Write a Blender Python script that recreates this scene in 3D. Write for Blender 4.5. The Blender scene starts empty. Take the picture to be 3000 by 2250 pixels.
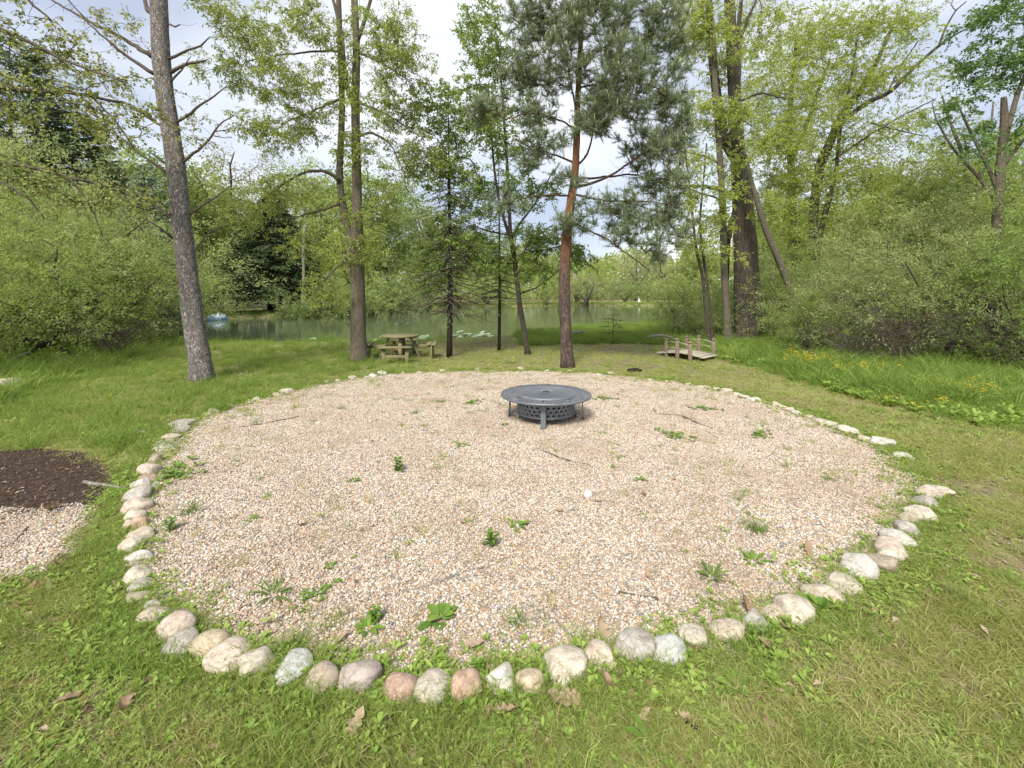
import bpy, math, random
import numpy as np
from math import radians, pi, sin, cos
from mathutils import Vector, noise as mnoise

scene = bpy.context.scene
COL = scene.collection
CH, F, HY = 1.8, 1333.0, 855.0      # eye height, focal length in photo pixels, horizon row

# ------------------------------------------------------------------ camera
cam = bpy.data.cameras.new("camera")
cam.sensor_width = 36; cam.lens = 16; cam.shift_y = -0.09
cam.clip_end = 2000; cam.clip_start = 0.05
cam_o = bpy.data.objects.new("camera", cam); COL.objects.link(cam_o)
cam_o.location = (0, 0, CH); cam_o.rotation_euler = (radians(90), 0, 0)
scene.camera = cam_o

# ------------------------------------------------------------------ world: high thin cloud over a blue sky
w = bpy.data.worlds.new("World"); scene.world = w; w.use_nodes = True
nt = w.node_tree; nt.nodes.clear()
def N(tree, typ, **kw):
    n = tree.nodes.new(typ)
    for k, v in kw.items():
        if k.startswith('i_'): n.inputs[k[2:].replace('_', ' ')].default_value = v
        else: setattr(n, k, v)
    return n
SUN_EL, SUN_AZ = 46, 196      # azimuth from +Y clockwise
sky = N(nt, 'ShaderNodeTexSky', sky_type='NISHITA', sun_disc=False)
sky.sun_elevation = radians(SUN_EL); sky.sun_rotation = radians(SUN_AZ)
tc = N(nt, 'ShaderNodeTexCoord')
mp = N(nt, 'ShaderNodeMapping'); mp.inputs['Scale'].default_value = (1.0, 1.0, 2.6); mp.inputs['Location'].default_value = (3.1, 0.4, 0.2)
nt.links.new(tc.outputs['Generated'], mp.inputs['Vector'])
nz = N(nt, 'ShaderNodeTexNoise'); nz.inputs['Scale'].default_value = 1.9; nz.inputs['Detail'].default_value = 6; nz.inputs['Roughness'].default_value = 0.45
nt.links.new(mp.outputs[0], nz.inputs['Vector'])
cr = N(nt, 'ShaderNodeValToRGB')
cr.color_ramp.elements[0].position = 0.38; cr.color_ramp.elements[0].color = (0.46, 0.51, 0.63, 1)
cr.color_ramp.elements[1].position = 0.66; cr.color_ramp.elements[1].color = (0.90, 0.92, 0.96, 1)
e = cr.color_ramp.elements.new(0.52); e.color = (0.68, 0.72, 0.80, 1)
nt.links.new(nz.outputs['Fac'], cr.inputs['Fac'])
SKY_ST = 0.1
mul = N(nt, 'ShaderNodeVectorMath', operation='SCALE'); mul.inputs['Scale'].default_value = 0.455 / SKY_ST
nt.links.new(cr.outputs['Color'], mul.inputs[0])
mx = N(nt, 'ShaderNodeMix', data_type='RGBA'); mx.inputs['Factor'].default_value = 0.88
nt.links.new(sky.outputs[0], mx.inputs['A']); nt.links.new(mul.outputs[0], mx.inputs['B'])
bg = N(nt, 'ShaderNodeBackground'); bg.inputs['Strength'].default_value = SKY_ST
nt.links.new(mx.outputs['Result'], bg.inputs['Color'])
wo = N(nt, 'ShaderNodeOutputWorld'); nt.links.new(bg.outputs[0], wo.inputs['Surface'])

sl = bpy.data.lights.new("sun", 'SUN'); sl.energy = 2.1; sl.angle = radians(16); sl.color = (1.0, 0.95, 0.86)
so = bpy.data.objects.new("sun", sl); COL.objects.link(so)
az = radians(SUN_AZ); el = radians(SUN_EL)
sd = Vector((sin(az) * cos(el), cos(az) * cos(el), sin(el)))
so.rotation_euler = sd.to_track_quat('Z', 'Y').to_euler(); so.location = (0, 0, 30)

vs = scene.view_settings
vs.view_transform = 'Standard'; vs.look = 'None'; vs.gamma = 1; vs.use_curve_mapping = False
vs.exposure = 1.5
scene.cycles.max_bounces = 7; scene.cycles.diffuse_bounces = 4; scene.cycles.glossy_bounces = 3
scene.cycles.transmission_bounces = 4; scene.cycles.transparent_max_bounces = 4
scene.cycles.use_adaptive_sampling = True; scene.cycles.use_denoising = True

# ------------------------------------------------------------------ helpers
def G(px, py, z=0.0):
    d = (CH - z) * F / (py - HY)
    return np.array([(px - 1500) / F * d, d, z])
def V(px, py, d):
    return np.array([(px - 1500) / F * d, d, CH - (py - HY) / F * d])
def unit(a):
    a = np.asarray(a, float); return a / (np.linalg.norm(a, axis=-1, keepdims=True) + 1e-9)

def tag(o, label=None, cat=None, group=None, kind=None):
    if label: o['label'] = label
    if cat: o['category'] = cat
    if group: o['group'] = group
    if kind: o['kind'] = kind
    return o
def empty(name, loc, label=None, cat=None, group=None, rz=0):
    o = bpy.data.objects.new(name, None); COL.objects.link(o); o.location = loc; o.rotation_euler.z = rz
    o.empty_display_size = 0.1
    return tag(o, label, cat, group)

class MB:
    """collects verts / quads / tris with a float 'tint' per vertex"""
    def __init__(s): s.v = []; s.q = []; s.t = []; s.a = []; s.n = 0; s.smooth = False
    def add(s, v, q=None, t=None, a=0.5):
        v = np.asarray(v, np.float32).reshape(-1, 3)
        if q is not None and len(q): s.q.append(np.asarray(q, np.int64).reshape(-1, 4) + s.n)
        if t is not None and len(t): s.t.append(np.asarray(t, np.int64).reshape(-1, 3) + s.n)
        s.a.append(np.full(len(v), a, np.float32) if np.isscalar(a) else np.asarray(a, np.float32))
        s.v.append(v); s.n += len(v)
    def mesh(s, name, mat, origin=(0, 0, 0), smooth=None):
        me = bpy.data.meshes.new(name)
        if s.n == 0: return me
        v = np.concatenate(s.v) - np.asarray(origin, np.float32)
        q = np.concatenate(s.q) if s.q else np.zeros((0, 4), np.int64)
        t = np.concatenate(s.t) if s.t else np.zeros((0, 3), np.int64)
        me.vertices.add(len(v)); me.vertices.foreach_set('co', v.astype(np.float32).ravel())
        nl = q.size + t.size
        me.loops.add(nl); me.loops.foreach_set('vertex_index', np.concatenate([q.ravel(), t.ravel()]).astype(np.int32))
        me.polygons.add(len(q) + len(t))
        st = np.concatenate([np.arange(len(q)) * 4, len(q) * 4 + np.arange(len(t)) * 3]).astype(np.int32)
        me.polygons.foreach_set('loop_start', st)
        if (s.smooth if smooth is None else smooth):
            me.polygons.foreach_set('use_smooth', np.ones(len(st), bool))
        at = me.attributes.new('tint', 'FLOAT', 'POINT'); at.data.foreach_set('value', np.concatenate(s.a).astype(np.float32))
        for m in (mat if isinstance(mat, (list, tuple)) else [mat]): me.materials.append(m)
        me.update(calc_edges=True)
        return me
    def build(s, name, mat, parent=None, origin=(0, 0, 0), kind=None, smooth=None, label=None):
        o = bpy.data.objects.new(name, s.mesh(name, mat, origin, smooth)); COL.objects.link(o)
        if parent is not None: o.parent = parent
        else: o.location = origin
        if kind: o['kind'] = kind
        if label: o['label'] = label
        return o

def tube(mb, pts, rad, sides=6, tint=0.5, cap=True, wob=0.0, seed=0):
    P = np.asarray(pts, float); n = len(P)
    R = np.full(n, rad, float) if np.isscalar(rad) else np.asarray(rad, float)
    T = np.gradient(P, axis=0); T = unit(T)
    ref = np.array([0.13, 0.97, 0.21]) if abs(T[0][2]) > 0.7 else np.array([0.05, 0.1, 0.99])
    A = unit(np.cross(T, ref)); B = np.cross(T, A)
    ang = np.arange(sides) * 2 * pi / sides
    rr = R[:, None] * np.ones(sides)
    if wob:
        r = np.random.default_rng(seed)
        rr = rr * (1 + wob * r.normal(0, 1, rr.shape))
    ring = P[:, None, :] + rr[..., None] * (A[:, None, :] * np.cos(ang)[None, :, None] + B[:, None, :] * np.sin(ang)[None, :, None])
    v = ring.reshape(-1, 3)
    i = np.arange(n - 1)[:, None] * sides; j = np.arange(sides)[None, :]; j2 = (j + 1) % sides
    q = np.stack([i + j, i + j2, i + sides + j2, i + sides + j], -1).reshape(-1, 4)
    t = None
    if cap:
        v = np.vstack([v, P[0], P[-1]]); c0 = n * sides; c1 = c0 + 1
        jj = np.arange(sides); j3 = (jj + 1) % sides; e = (n - 1) * sides
        t = np.vstack([np.c_[j3, jj, np.full(sides, c0)], np.c_[e + jj, e + j3, np.full(sides, c1)]])
    mb.add(v, q, t, tint)

def box(mb, c, s, rot=None, tint=0.5):
    """box centred at c, full size s, rot a 3x3 matrix"""
    h = np.asarray(s, float) / 2
    v = np.array([[x, y, z] for x in (-1, 1) for y in (-1, 1) for z in (-1, 1)]) * h
    if rot is not None: v = v @ np.asarray(rot).T
    f = [[0, 1, 3, 2], [4, 6, 7, 5], [0, 4, 5, 1], [2, 3, 7, 6], [0, 2, 6, 4], [1, 5, 7, 3]]
    mb.add(v + np.asarray(c), f, None, tint)
def beam(mb, a, b, wd, th, up=(0, 0, 1), tint=0.5):
    a = np.asarray(a, float); b = np.asarray(b, float); x = unit(b - a)
    y = unit(np.cross(up, x)); z = np.cross(x, y)
    box(mb, (a + b) / 2, (np.linalg.norm(b - a), wd, th), np.stack([x, y, z], 1), tint)
def rotz(a): return np.array([[cos(a), -sin(a), 0], [sin(a), cos(a), 0], [0, 0, 1]])
def bevel(o, w=0.004, seg=2):
    m = o.modifiers.new('bevel', 'BEVEL'); m.width = w; m.segments = seg; m.limit_method = 'ANGLE'; return o

def leaves(mb, P, D, L, W, tint, rng, fold=0.0):
    """diamond leaves: base P, direction D"""
    n = len(P)
    D = unit(D); S = unit(np.cross(D, unit(rng.normal(0, 1, (n, 3)) + [0, 0, 0.9])))
    L = np.broadcast_to(L, n)[:, None]; W = np.broadcast_to(W, n)[:, None]
    m = P + D * L * 0.45
    up = np.cross(S, D) * (W * fold)
    v = np.stack([P, m + S * W / 2 + up, P + D * L, m - S * W / 2 + up], 1).reshape(-1, 3)
    q = np.arange(n * 4).reshape(-1, 4)
    mb.add(v, q, None, np.repeat(np.broadcast_to(tint, n), 4))

def rnd_dirs(rng, n, zs=1.0):
    d = rng.normal(0, 1, (n, 3)); d[:, 2] *= zs; return unit(d)

# ------------------------------------------------------------------ materials
def newmat(name):
    m = bpy.data.materials.new(name); m.use_nodes = True; m.node_tree.nodes.clear()
    return m, m.node_tree
def ramp(t, stops, fac):
    r = N(t, 'ShaderNodeValToRGB'); els = r.color_ramp.elements
    els[0].position, els[0].color = stops[0][0], (*stops[0][1], 1)
    els[1].position, els[1].color = stops[-1][0], (*stops[-1][1], 1)
    for p, c in stops[1:-1]:
        x = els.new(p); x.color = (*c, 1)
    t.links.new(fac, r.inputs['Fac']); return r.outputs['Color']
def noise_tex(t, vec, scale, detail=4, rough=0.55, dist=0.0):
    n = N(t, 'ShaderNodeTexNoise'); n.inputs['Scale'].default_value = scale; n.inputs['Detail'].default_value = detail
    n.inputs['Roughness'].default_value = rough; n.inputs['Distortion'].default_value = dist
    if vec is not None: t.links.new(vec, n.inputs['Vector'])
    return n.outputs['Fac']
def coords(t, which='Object', scale=(1, 1, 1)):
    c = N(t, 'ShaderNodeTexCoord'); m = N(t, 'ShaderNodeMapping'); m.inputs['Scale'].default_value = scale
    t.links.new(c.outputs[which], m.inputs['Vector']); return m.outputs[0]
def world_coords(t, scale=(1, 1, 1)):
    c = N(t, 'ShaderNodeNewGeometry'); m = N(t, 'ShaderNodeMapping'); m.inputs['Scale'].default_value = scale
    t.links.new(c.outputs['Position'], m.inputs['Vector']); return m.outputs[0]
def mixc(t, fac, a, b, mode='MIX'):
    m = N(t, 'ShaderNodeMix', data_type='RGBA', blend_type=mode)
    for s, x in (('Factor', fac), ('A', a), ('B', b)):
        if isinstance(x, bpy.types.NodeSocket): t.links.new(x, m.inputs[s])
        else: m.inputs[s].default_value = x if s == 'Factor' else (*x, 1)
    return m.outputs['Result']
def mathn(t, op, a, b=None):
    m = N(t, 'ShaderNodeMath', operation=op)
    for i, x in enumerate((a, b)):
        if x is None: continue
        if isinstance(x, bpy.types.NodeSocket): t.links.new(x, m.inputs[i])
        else: m.inputs[i].default_value = x
    return m.outputs[0]
def surf(t, color, rough=0.8, bump=None, bstr=0.3, bdist=0.02, spec=0.3, metal=0.0):
    b = N(t, 'ShaderNodeBsdfPrincipled')
    if isinstance(color, bpy.types.NodeSocket): t.links.new(color, b.inputs['Base Color'])
    else: b.inputs['Base Color'].default_value = (*color, 1)
    b.inputs['Roughness'].default_value = rough; b.inputs['Specular IOR Level'].default_value = spec
    b.inputs['Metallic'].default_value = metal
    if bump is not None:
        bn = N(t, 'ShaderNodeBump'); bn.inputs['Strength'].default_value = bstr; bn.inputs['Distance'].default_value = bdist
        t.links.new(bump, bn.inputs['Height']); t.links.new(bn.outputs[0], b.inputs['Normal'])
    o = N(t, 'ShaderNodeOutputMaterial'); t.links.new(b.outputs[0], o.inputs['Surface'])
    return b
def leaf_mat(name, dark, mid, light, trans=0.35, inst=False, rough=0.55, gloss=0.25):
    m, t = newmat(name)
    a = N(t, 'ShaderNodeAttribute', attribute_name='tint')
    fac = a.outputs['Fac']
    if inst:
        b = N(t, 'ShaderNodeAttribute', attribute_name='itint', attribute_type='INSTANCER')
        fac = mathn(t, 'MULTIPLY', mathn(t, 'ADD', fac, b.outputs['Fac']), 0.5)
    else:
        oi = N(t, 'ShaderNodeObjectInfo')
        fac = mathn(t, 'ADD', fac, mathn(t, 'MULTIPLY', mathn(t, 'SUBTRACT', oi.outputs['Random'], 0.5), 0.25))
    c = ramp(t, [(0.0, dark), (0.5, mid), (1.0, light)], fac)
    b = N(t, 'ShaderNodeBsdfPrincipled'); t.links.new(c, b.inputs['Base Color'])
    b.inputs['Roughness'].default_value = rough; b.inputs['Specular IOR Level'].default_value = gloss
    tr = N(t, 'ShaderNodeBsdfTranslucent')
    c2 = mixc(t, 0.6, c, (light[0] * 1.1, light[1] * 1.05, light[2] * 0.6)); t.links.new(c2, tr.inputs['Color'])
    ms = N(t, 'ShaderNodeMixShader'); ms.inputs[0].default_value = trans
    t.links.new(b.outputs[0], ms.inputs[1]); t.links.new(tr.outputs[0], ms.inputs[2])
    o = N(t, 'ShaderNodeOutputMaterial'); t.links.new(ms.outputs[0], o.inputs['Surface'])
    return m
M = {}
M['leaf_ash'] = leaf_mat('leaf_ash', (0.16, 0.22, 0.06), (0.30, 0.38, 0.10), (0.47, 0.53, 0.17), 0.58)
M['leaf_lime'] = leaf_mat('leaf_lime', (0.22, 0.30, 0.07), (0.37, 0.46, 0.11), (0.53, 0.59, 0.18), 0.58)
M['leaf_maple'] = leaf_mat('leaf_maple', (0.17, 0.21, 0.07), (0.29, 0.34, 0.11), (0.46, 0.47, 0.19), 0.5)
M['leaf_green'] = leaf_mat('leaf_green', (0.12, 0.20, 0.055), (0.22, 0.33, 0.09), (0.36, 0.47, 0.14), 0.55)
M['leaf_deep'] = leaf_mat('leaf_deep', (0.06, 0.13, 0.045), (0.115, 0.21, 0.065), (0.20, 0.32, 0.10), 0.45)
M['leaf_olive'] = leaf_mat('leaf_olive', (0.16, 0.21, 0.08), (0.31, 0.38, 0.15), (0.50, 0.55, 0.26), 0.55)
M['leaf_shrub'] = leaf_mat('leaf_shrub', (0.14, 0.21, 0.065), (0.27, 0.37, 0.11), (0.44, 0.53, 0.18), 0.55)
M['leaf_far'] = leaf_mat('leaf_far', (0.20, 0.28, 0.09), (0.34, 0.43, 0.15), (0.49, 0.55, 0.22), 0.55)
M['leaf_far_dark'] = leaf_mat('leaf_far_dark', (0.14, 0.21, 0.08), (0.24, 0.33, 0.12), (0.37, 0.45, 0.18), 0.5)
M['leaf_far_buff'] = leaf_mat('leaf_far_buff', (0.24, 0.22, 0.14), (0.38, 0.35, 0.23), (0.52, 0.49, 0.33), 0.45)
M['needle_pine'] = leaf_mat('needle_pine', (0.11, 0.15, 0.085), (0.22, 0.28, 0.165), (0.36, 0.43, 0.26), 0.35, gloss=0.04, rough=0.85)
M['needle_blue'] = leaf_mat('needle_blue', (0.08, 0.125, 0.10), (0.17, 0.24, 0.205), (0.32, 0.41, 0.36), 0.2, gloss=0.02, rough=0.9)
M['needle_dark'] = leaf_mat('needle_dark', (0.035, 0.055, 0.025), (0.07, 0.105, 0.045), (0.13, 0.175, 0.075), 0.15, gloss=0.04, rough=0.85)
M['needle_white'] = leaf_mat('needle_white', (0.07, 0.11, 0.055), (0.14, 0.20, 0.10), (0.24, 0.31, 0.15), 0.28, gloss=0.02, rough=0.9)
M['candle'] = leaf_mat('candle', (0.30, 0.34, 0.16), (0.40, 0.43, 0.22), (0.50, 0.52, 0.30), 0.1)
M['grass'] = leaf_mat('grass', (0.15, 0.185, 0.045), (0.31, 0.345, 0.10), (0.53, 0.53, 0.23), 0.35, inst=True, gloss=0.1)
M['weed'] = leaf_mat('weed', (0.13, 0.21, 0.04), (0.24, 0.35, 0.07), (0.40, 0.50, 0.13), 0.35, inst=True, gloss=0.15)
M['tallgrass'] = leaf_mat('tallgrass', (0.09, 0.165, 0.035), (0.20, 0.30, 0.06), (0.36, 0.45, 0.12), 0.4, inst=True, gloss=0.12)
M['straw'] = leaf_mat('straw', (0.22, 0.15, 0.08), (0.34, 0.26, 0.15), (0.48, 0.40, 0.26), 0.1, inst=True)
M['weed_solo'] = leaf_mat('weed_solo', (0.07, 0.14, 0.025), (0.14, 0.25, 0.04), (0.25, 0.36, 0.07), 0.35)
M['yellow_flower'] = leaf_mat('yellow_flower', (0.60, 0.36, 0.02), (0.80, 0.55, 0.03), (0.85, 0.65, 0.06), 0.2)

def bark(name, dark, mid, light, sc=(14, 14, 2.6), bstr=0.9, bd=0.03, orange=None, moss=None):
    m, t = newmat(name)
    v = coords(t, 'Object', sc)
    f1 = noise_tex(t, v, 1.0, 6, 0.65, 1.2)
    f2 = noise_tex(t, coords(t, 'Object', (3, 3, 1.2)), 1.0, 3, 0.5)
    f3 = noise_tex(t, coords(t, 'Object', tuple(x * 1.6 for x in sc)), 1.0, 4, 0.6, 2.5)
    crack = ramp(t, [(0.0, (1, 1, 1)), (0.035, (0, 0, 0)), (0.09, (1, 1, 1))], mathn(t, 'ABSOLUTE', mathn(t, 'SUBTRACT', f3, 0.47)))
    c = ramp(t, [(0.28, dark), (0.5, mid), (0.72, light)], f1)
    c = mixc(t, mathn(t, 'MULTIPLY', f2, 0.5), c, tuple(x * 0.6 for x in mid), 'MIX')
    c = mixc(t, 0.55, c, mixc(t, crack, tuple(x * 0.45 for x in dark), c))
    if orange:
        z = N(t, 'ShaderNodeSeparateXYZ'); t.links.new(N(t, 'ShaderNodeTexCoord').outputs['Object'], z.inputs[0])
        mr = N(t, 'ShaderNodeMapRange'); mr.inputs['From Min'].default_value = orange[1]; mr.inputs['From Max'].default_value = orange[2]
        t.links.new(mathn(t, 'ADD', z.outputs['Z'], mathn(t, 'MULTIPLY', mathn(t, 'SUBTRACT', f2, 0.5), 2.0)), mr.inputs['Value'])
        c = mixc(t, mr.outputs['Result'], c, mixc(t, f1, tuple(x * 0.55 for x in orange[0]), orange[0]))
    h = mathn(t, 'ADD', f1, mathn(t, 'MULTIPLY', crack, 0.5))
    surf(t, c, 0.9, h, bstr, bd, 0.15)
    return m
M['bark_silver'] = bark('bark_silver', (0.13, 0.105, 0.095), (0.42, 0.375, 0.34), (0.68, 0.645, 0.61), (14, 14, 5.5), 1.0, 0.035)
M['bark_grey'] = bark('bark_grey', (0.11, 0.09, 0.065), (0.20, 0.17, 0.125), (0.30, 0.26, 0.20), (22, 22, 3.5), 0.8, 0.02)
M['bark_brown'] = bark('bark_brown', (0.07, 0.056, 0.043), (0.14, 0.115, 0.09), (0.22, 0.18, 0.145), (20, 20, 4))
M['bark_pine'] = bark('bark_pine', (0.09, 0.06, 0.05), (0.20, 0.145, 0.12), (0.34, 0.26, 0.22), (16, 16, 4), 1.0, 0.03, orange=((0.46, 0.23, 0.12), 1.9, 3.4))
M['bark_orange'] = bark('bark_orange', (0.10, 0.05, 0.03), (0.20, 0.10, 0.055), (0.28, 0.15, 0.085), (20, 20, 8))
M['bark_furrow'] = bark('bark_furrow', (0.07, 0.056, 0.043), (0.155, 0.13, 0.10), (0.26, 0.22, 0.18), (20, 20, 1.6), 1.0, 0.04)
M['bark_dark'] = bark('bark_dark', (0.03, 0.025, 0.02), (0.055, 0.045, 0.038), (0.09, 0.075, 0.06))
M['wood_dead'] = bark('wood_dead', (0.20, 0.17, 0.14), (0.33, 0.29, 0.25), (0.46, 0.42, 0.37), (20, 20, 4), 0.5)
M['twig'] = bark('twig', (0.09, 0.07, 0.055), (0.15, 0.12, 0.095), (0.22, 0.18, 0.15), (30, 30, 6), 0.4)
M['charred'] = bark('charred', (0.012, 0.011, 0.01), (0.03, 0.028, 0.026), (0.08, 0.075, 0.07), (20, 20, 6), 0.8)

def wood_mat(name, base, green=0.0):
    m, t = newmat(name)
    v = coords(t, 'Object', (3, 30, 30))
    f = noise_tex(t, v, 1.5, 5, 0.6, 0.8); g = noise_tex(t, coords(t, 'Object'), 6, 3)
    c = ramp(t, [(0.3, tuple(x * 0.55 for x in base)), (0.55, base), (0.75, tuple(min(1, x * 1.35) for x in base))], f)
    c = mixc(t, mathn(t, 'MULTIPLY', g, 0.6), c, (base[0] * 0.8, base[1] * 0.95, base[2] * 0.6))
    surf(t, c, 0.85, f, 0.4, 0.006, 0.2); return m
M['wood_table'] = wood_mat('wood_table', (0.215, 0.18, 0.105))
M['wood_bridge'] = wood_mat('wood_bridge', (0.27, 0.20, 0.165))
M['wood_pale'] = wood_mat('wood_pale', (0.42, 0.36, 0.31))

def metal_mat():
    m, t = newmat('painted_metal')
    v = coords(t, 'Object')
    f = noise_tex(t, v, 9, 5, 0.6); g = noise_tex(t, v, 160, 2)
    c = ramp(t, [(0.35, (0.10, 0.11, 0.13)), (0.60, (0.13, 0.14, 0.155)), (0.76, (0.24, 0.215, 0.17))], f)
    b = surf(t, c, 0.42, g, 0.15, 0.002, 0.8)
    r = ramp(t, [(0.3, (0.33,) * 3), (0.7, (0.6,) * 3)], f); t.links.new(r, b.inputs['Roughness'])
    return m
M['metal'] = metal_mat()

def stone_mat():
    m, t = newmat('fieldstone')
    oi = N(t, 'ShaderNodeObjectInfo'); base = oi.outputs['Color']
    c0 = N(t, 'ShaderNodeTexCoord'); ad = N(t, 'ShaderNodeVectorMath', operation='ADD')
    t.links.new(c0.outputs['Object'], ad.inputs[0])
    rs = N(t, 'ShaderNodeVectorMath', operation='SCALE'); rs.inputs[0].default_value = (17, 9, 5); t.links.new(oi.outputs['Random'], rs.inputs['Scale'])
    t.links.new(rs.outputs[0], ad.inputs[1]); v = ad.outputs[0]
    big = noise_tex(t, v, 2.2, 3, 0.5, 0.5); fine = noise_tex(t, v, 26, 4, 0.7); mid = noise_tex(t, v, 7, 4, 0.6, 1.0)
    dk = mixc(t, 1.0, base, (0.62, 0.58, 0.55), 'MULTIPLY'); lt = mixc(t, 0.35, base, (0.75, 0.71, 0.66))
    c = mixc(t, ramp(t, [(0.35, (0,) * 3), (0.65, (1,) * 3)], big), dk, base)
    c = mixc(t, ramp(t, [(0.50, (0,) * 3), (0.68, (0.8,) * 3)], mid), c, lt)
    c = mixc(t, ramp(t, [(0.56, (0,) * 3), (0.66, (0.65,) * 3)], fine), c, mixc(t, 1.0, base, (0.45, 0.38, 0.32), 'MULTIPLY'))
    surf(t, c, 0.88, mathn(t, 'ADD', mid, mathn(t, 'MULTIPLY', fine, 0.35)), 0.55, 0.02, 0.25)
    return m
M['stone'] = stone_mat()

def ground_mat():
    m, t = newmat('ground_soil_and_turf')
    v = world_coords(t)
    f = noise_tex(t, v, 0.55, 5, 0.6, 0.4); g = noise_tex(t, v, 5.5, 6, 0.65); h = noise_tex(t, v, 60, 4, 0.7)
    turf = ramp(t, [(0.3, (0.13, 0.15, 0.045)), (0.5, (0.22, 0.25, 0.075)), (0.7, (0.34, 0.35, 0.13))], g)
    soil = ramp(t, [(0.3, (0.11, 0.08, 0.055)), (0.55, (0.21, 0.165, 0.11)), (0.72, (0.33, 0.27, 0.19))], h)
    k = mathn(t, 'ADD', mathn(t, 'MULTIPLY', f, 0.5), mathn(t, 'MULTIPLY', g, 0.5))
    fac = ramp(t, [(0.44, (1,) * 3), (0.58, (0.15,) * 3)], k)
    c = mixc(t, fac, turf, soil)
    surf(t, c, 0.95, h, 0.6, 0.03, 0.1); return m
M['ground'] = ground_mat()
def gravel_base():
    m, t = newmat('gravel_base')
    v = world_coords(t)
    vor = N(t, 'ShaderNodeTexVoronoi'); vor.inputs['Scale'].default_value = 75; t.links.new(v, vor.inputs['Vector'])
    c = ramp(t, [(0.0, (0.30, 0.22, 0.15)), (0.3, (0.55, 0.47, 0.38)), (0.6, (0.42, 0.35, 0.28)), (1.0, (0.62, 0.56, 0.47))], vor.outputs['Color'])
    f = noise_tex(t, v, 2.0, 4)
    c = mixc(t, ramp(t, [(0.5, (0,) * 3), (0.7, (0.45,) * 3)], f), c, (0.30, 0.19, 0.11))
    surf(t, c, 0.9, vor.outputs['Distance'], 0.8, 0.01, 0.2); return m
M['gravel_base'] = gravel_base()
def pebble_mat():
    m, t = newmat('pebbles')
    a = N(t, 'ShaderNodeAttribute', attribute_name='tint')
    r = N(t, 'ShaderNodeValToRGB'); r.color_ramp.interpolation = 'CONSTANT'; els = r.color_ramp.elements
    cs = [(0.72, 0.66, 0.57), (0.62, 0.54, 0.43), (0.78, 0.74, 0.68), (0.52, 0.37, 0.22), (0.68, 0.56, 0.44), (0.40, 0.37, 0.34), (0.74, 0.66, 0.60), (0.46, 0.29, 0.18), (0.60, 0.53, 0.46), (0.25, 0.24, 0.25), (0.66, 0.57, 0.50), (0.58, 0.43, 0.27)]
    els[0].position = 0; els[0].color = (*cs[0], 1); els[1].position = 1 / 12; els[1].color = (*cs[1], 1)
    for i in range(2, 12): x = els.new(i / 12); x.color = (*cs[i], 1)
    t.links.new(a.outputs['Fac'], r.inputs['Fac'])
    f = noise_tex(t, world_coords(t), 1.1, 4, 0.6)
    c = mixc(t, ramp(t, [(0.45, (0.0,) * 3), (0.72, (0.5,) * 3)], f), r.outputs['Color'], (0.40, 0.28, 0.18))
    c = mixc(t, 1.0, c, (0.755, 0.745, 0.715), 'MULTIPLY')
    f2 = noise_tex(t, world_coords(t), 3.2, 5, 0.7)
    c = mixc(t, ramp(t, [(0.56, (0,) * 3), (0.72, (0.55,) * 3)], f2), c, (0.24, 0.17, 0.11))
    surf(t, c, 0.75, None, spec=0.3); return m
M['pebble'] = pebble_mat()
def mulch_mat():
    m, t = newmat('mulch')
    f = noise_tex(t, world_coords(t), 40, 5, 0.7)
    surf(t, ramp(t, [(0.3, (0.03, 0.022, 0.017)), (0.55, (0.07, 0.05, 0.038)), (0.75, (0.15, 0.105, 0.075))], f), 0.95, f, 1, 0.02, 0.1); return m
M['mulch'] = mulch_mat()
M['chip'] = leaf_mat('chip', (0.025, 0.018, 0.015), (0.075, 0.05, 0.038), (0.24, 0.15, 0.095), 0.0)
M['dead_leaf'] = leaf_mat('dead_leaf', (0.16, 0.09, 0.05), (0.30, 0.20, 0.13), (0.45, 0.35, 0.25), 0.15)
M['pine_straw'] = leaf_mat('pine_straw', (0.22, 0.10, 0.05), (0.36, 0.19, 0.10), (0.46, 0.30, 0.18), 0.0)
def water_mat():
    m, t = newmat('pond_water')
    f = noise_tex(t, world_coords(t, (0.7, 1.6, 1)), 2.0, 3, 0.5)
    b = surf(t, (0.075, 0.095, 0.055), 0.08, f, 0.10, 0.02, 0.5)
    b.inputs['IOR'].default_value = 1.4
    return m
M['water'] = water_mat()
def simple(name, col, rough=0.6, spec=0.3, bsc=None):
    m, t = newmat(name)
    f = noise_tex(t, coords(t, 'Object'), bsc or 8, 4)
    c = mixc(t, f, tuple(x * 0.85 for x in col), tuple(min(1, x * 1.1) for x in col))
    surf(t, c, rough, f, 0.2, 0.01, spec); return m
M['lily'] = simple('lily_pad', (0.24, 0.32, 0.16), 0.3, 0.7, 3)
M['white_rock'] = simple('white_rock', (0.78, 0.78, 0.78), 0.6)
M['pole'] = simple('white_pole', (0.75, 0.75, 0.75), 0.4)
M['white_paint'] = simple('white_paint', (0.8, 0.82, 0.86), 0.5)

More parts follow.
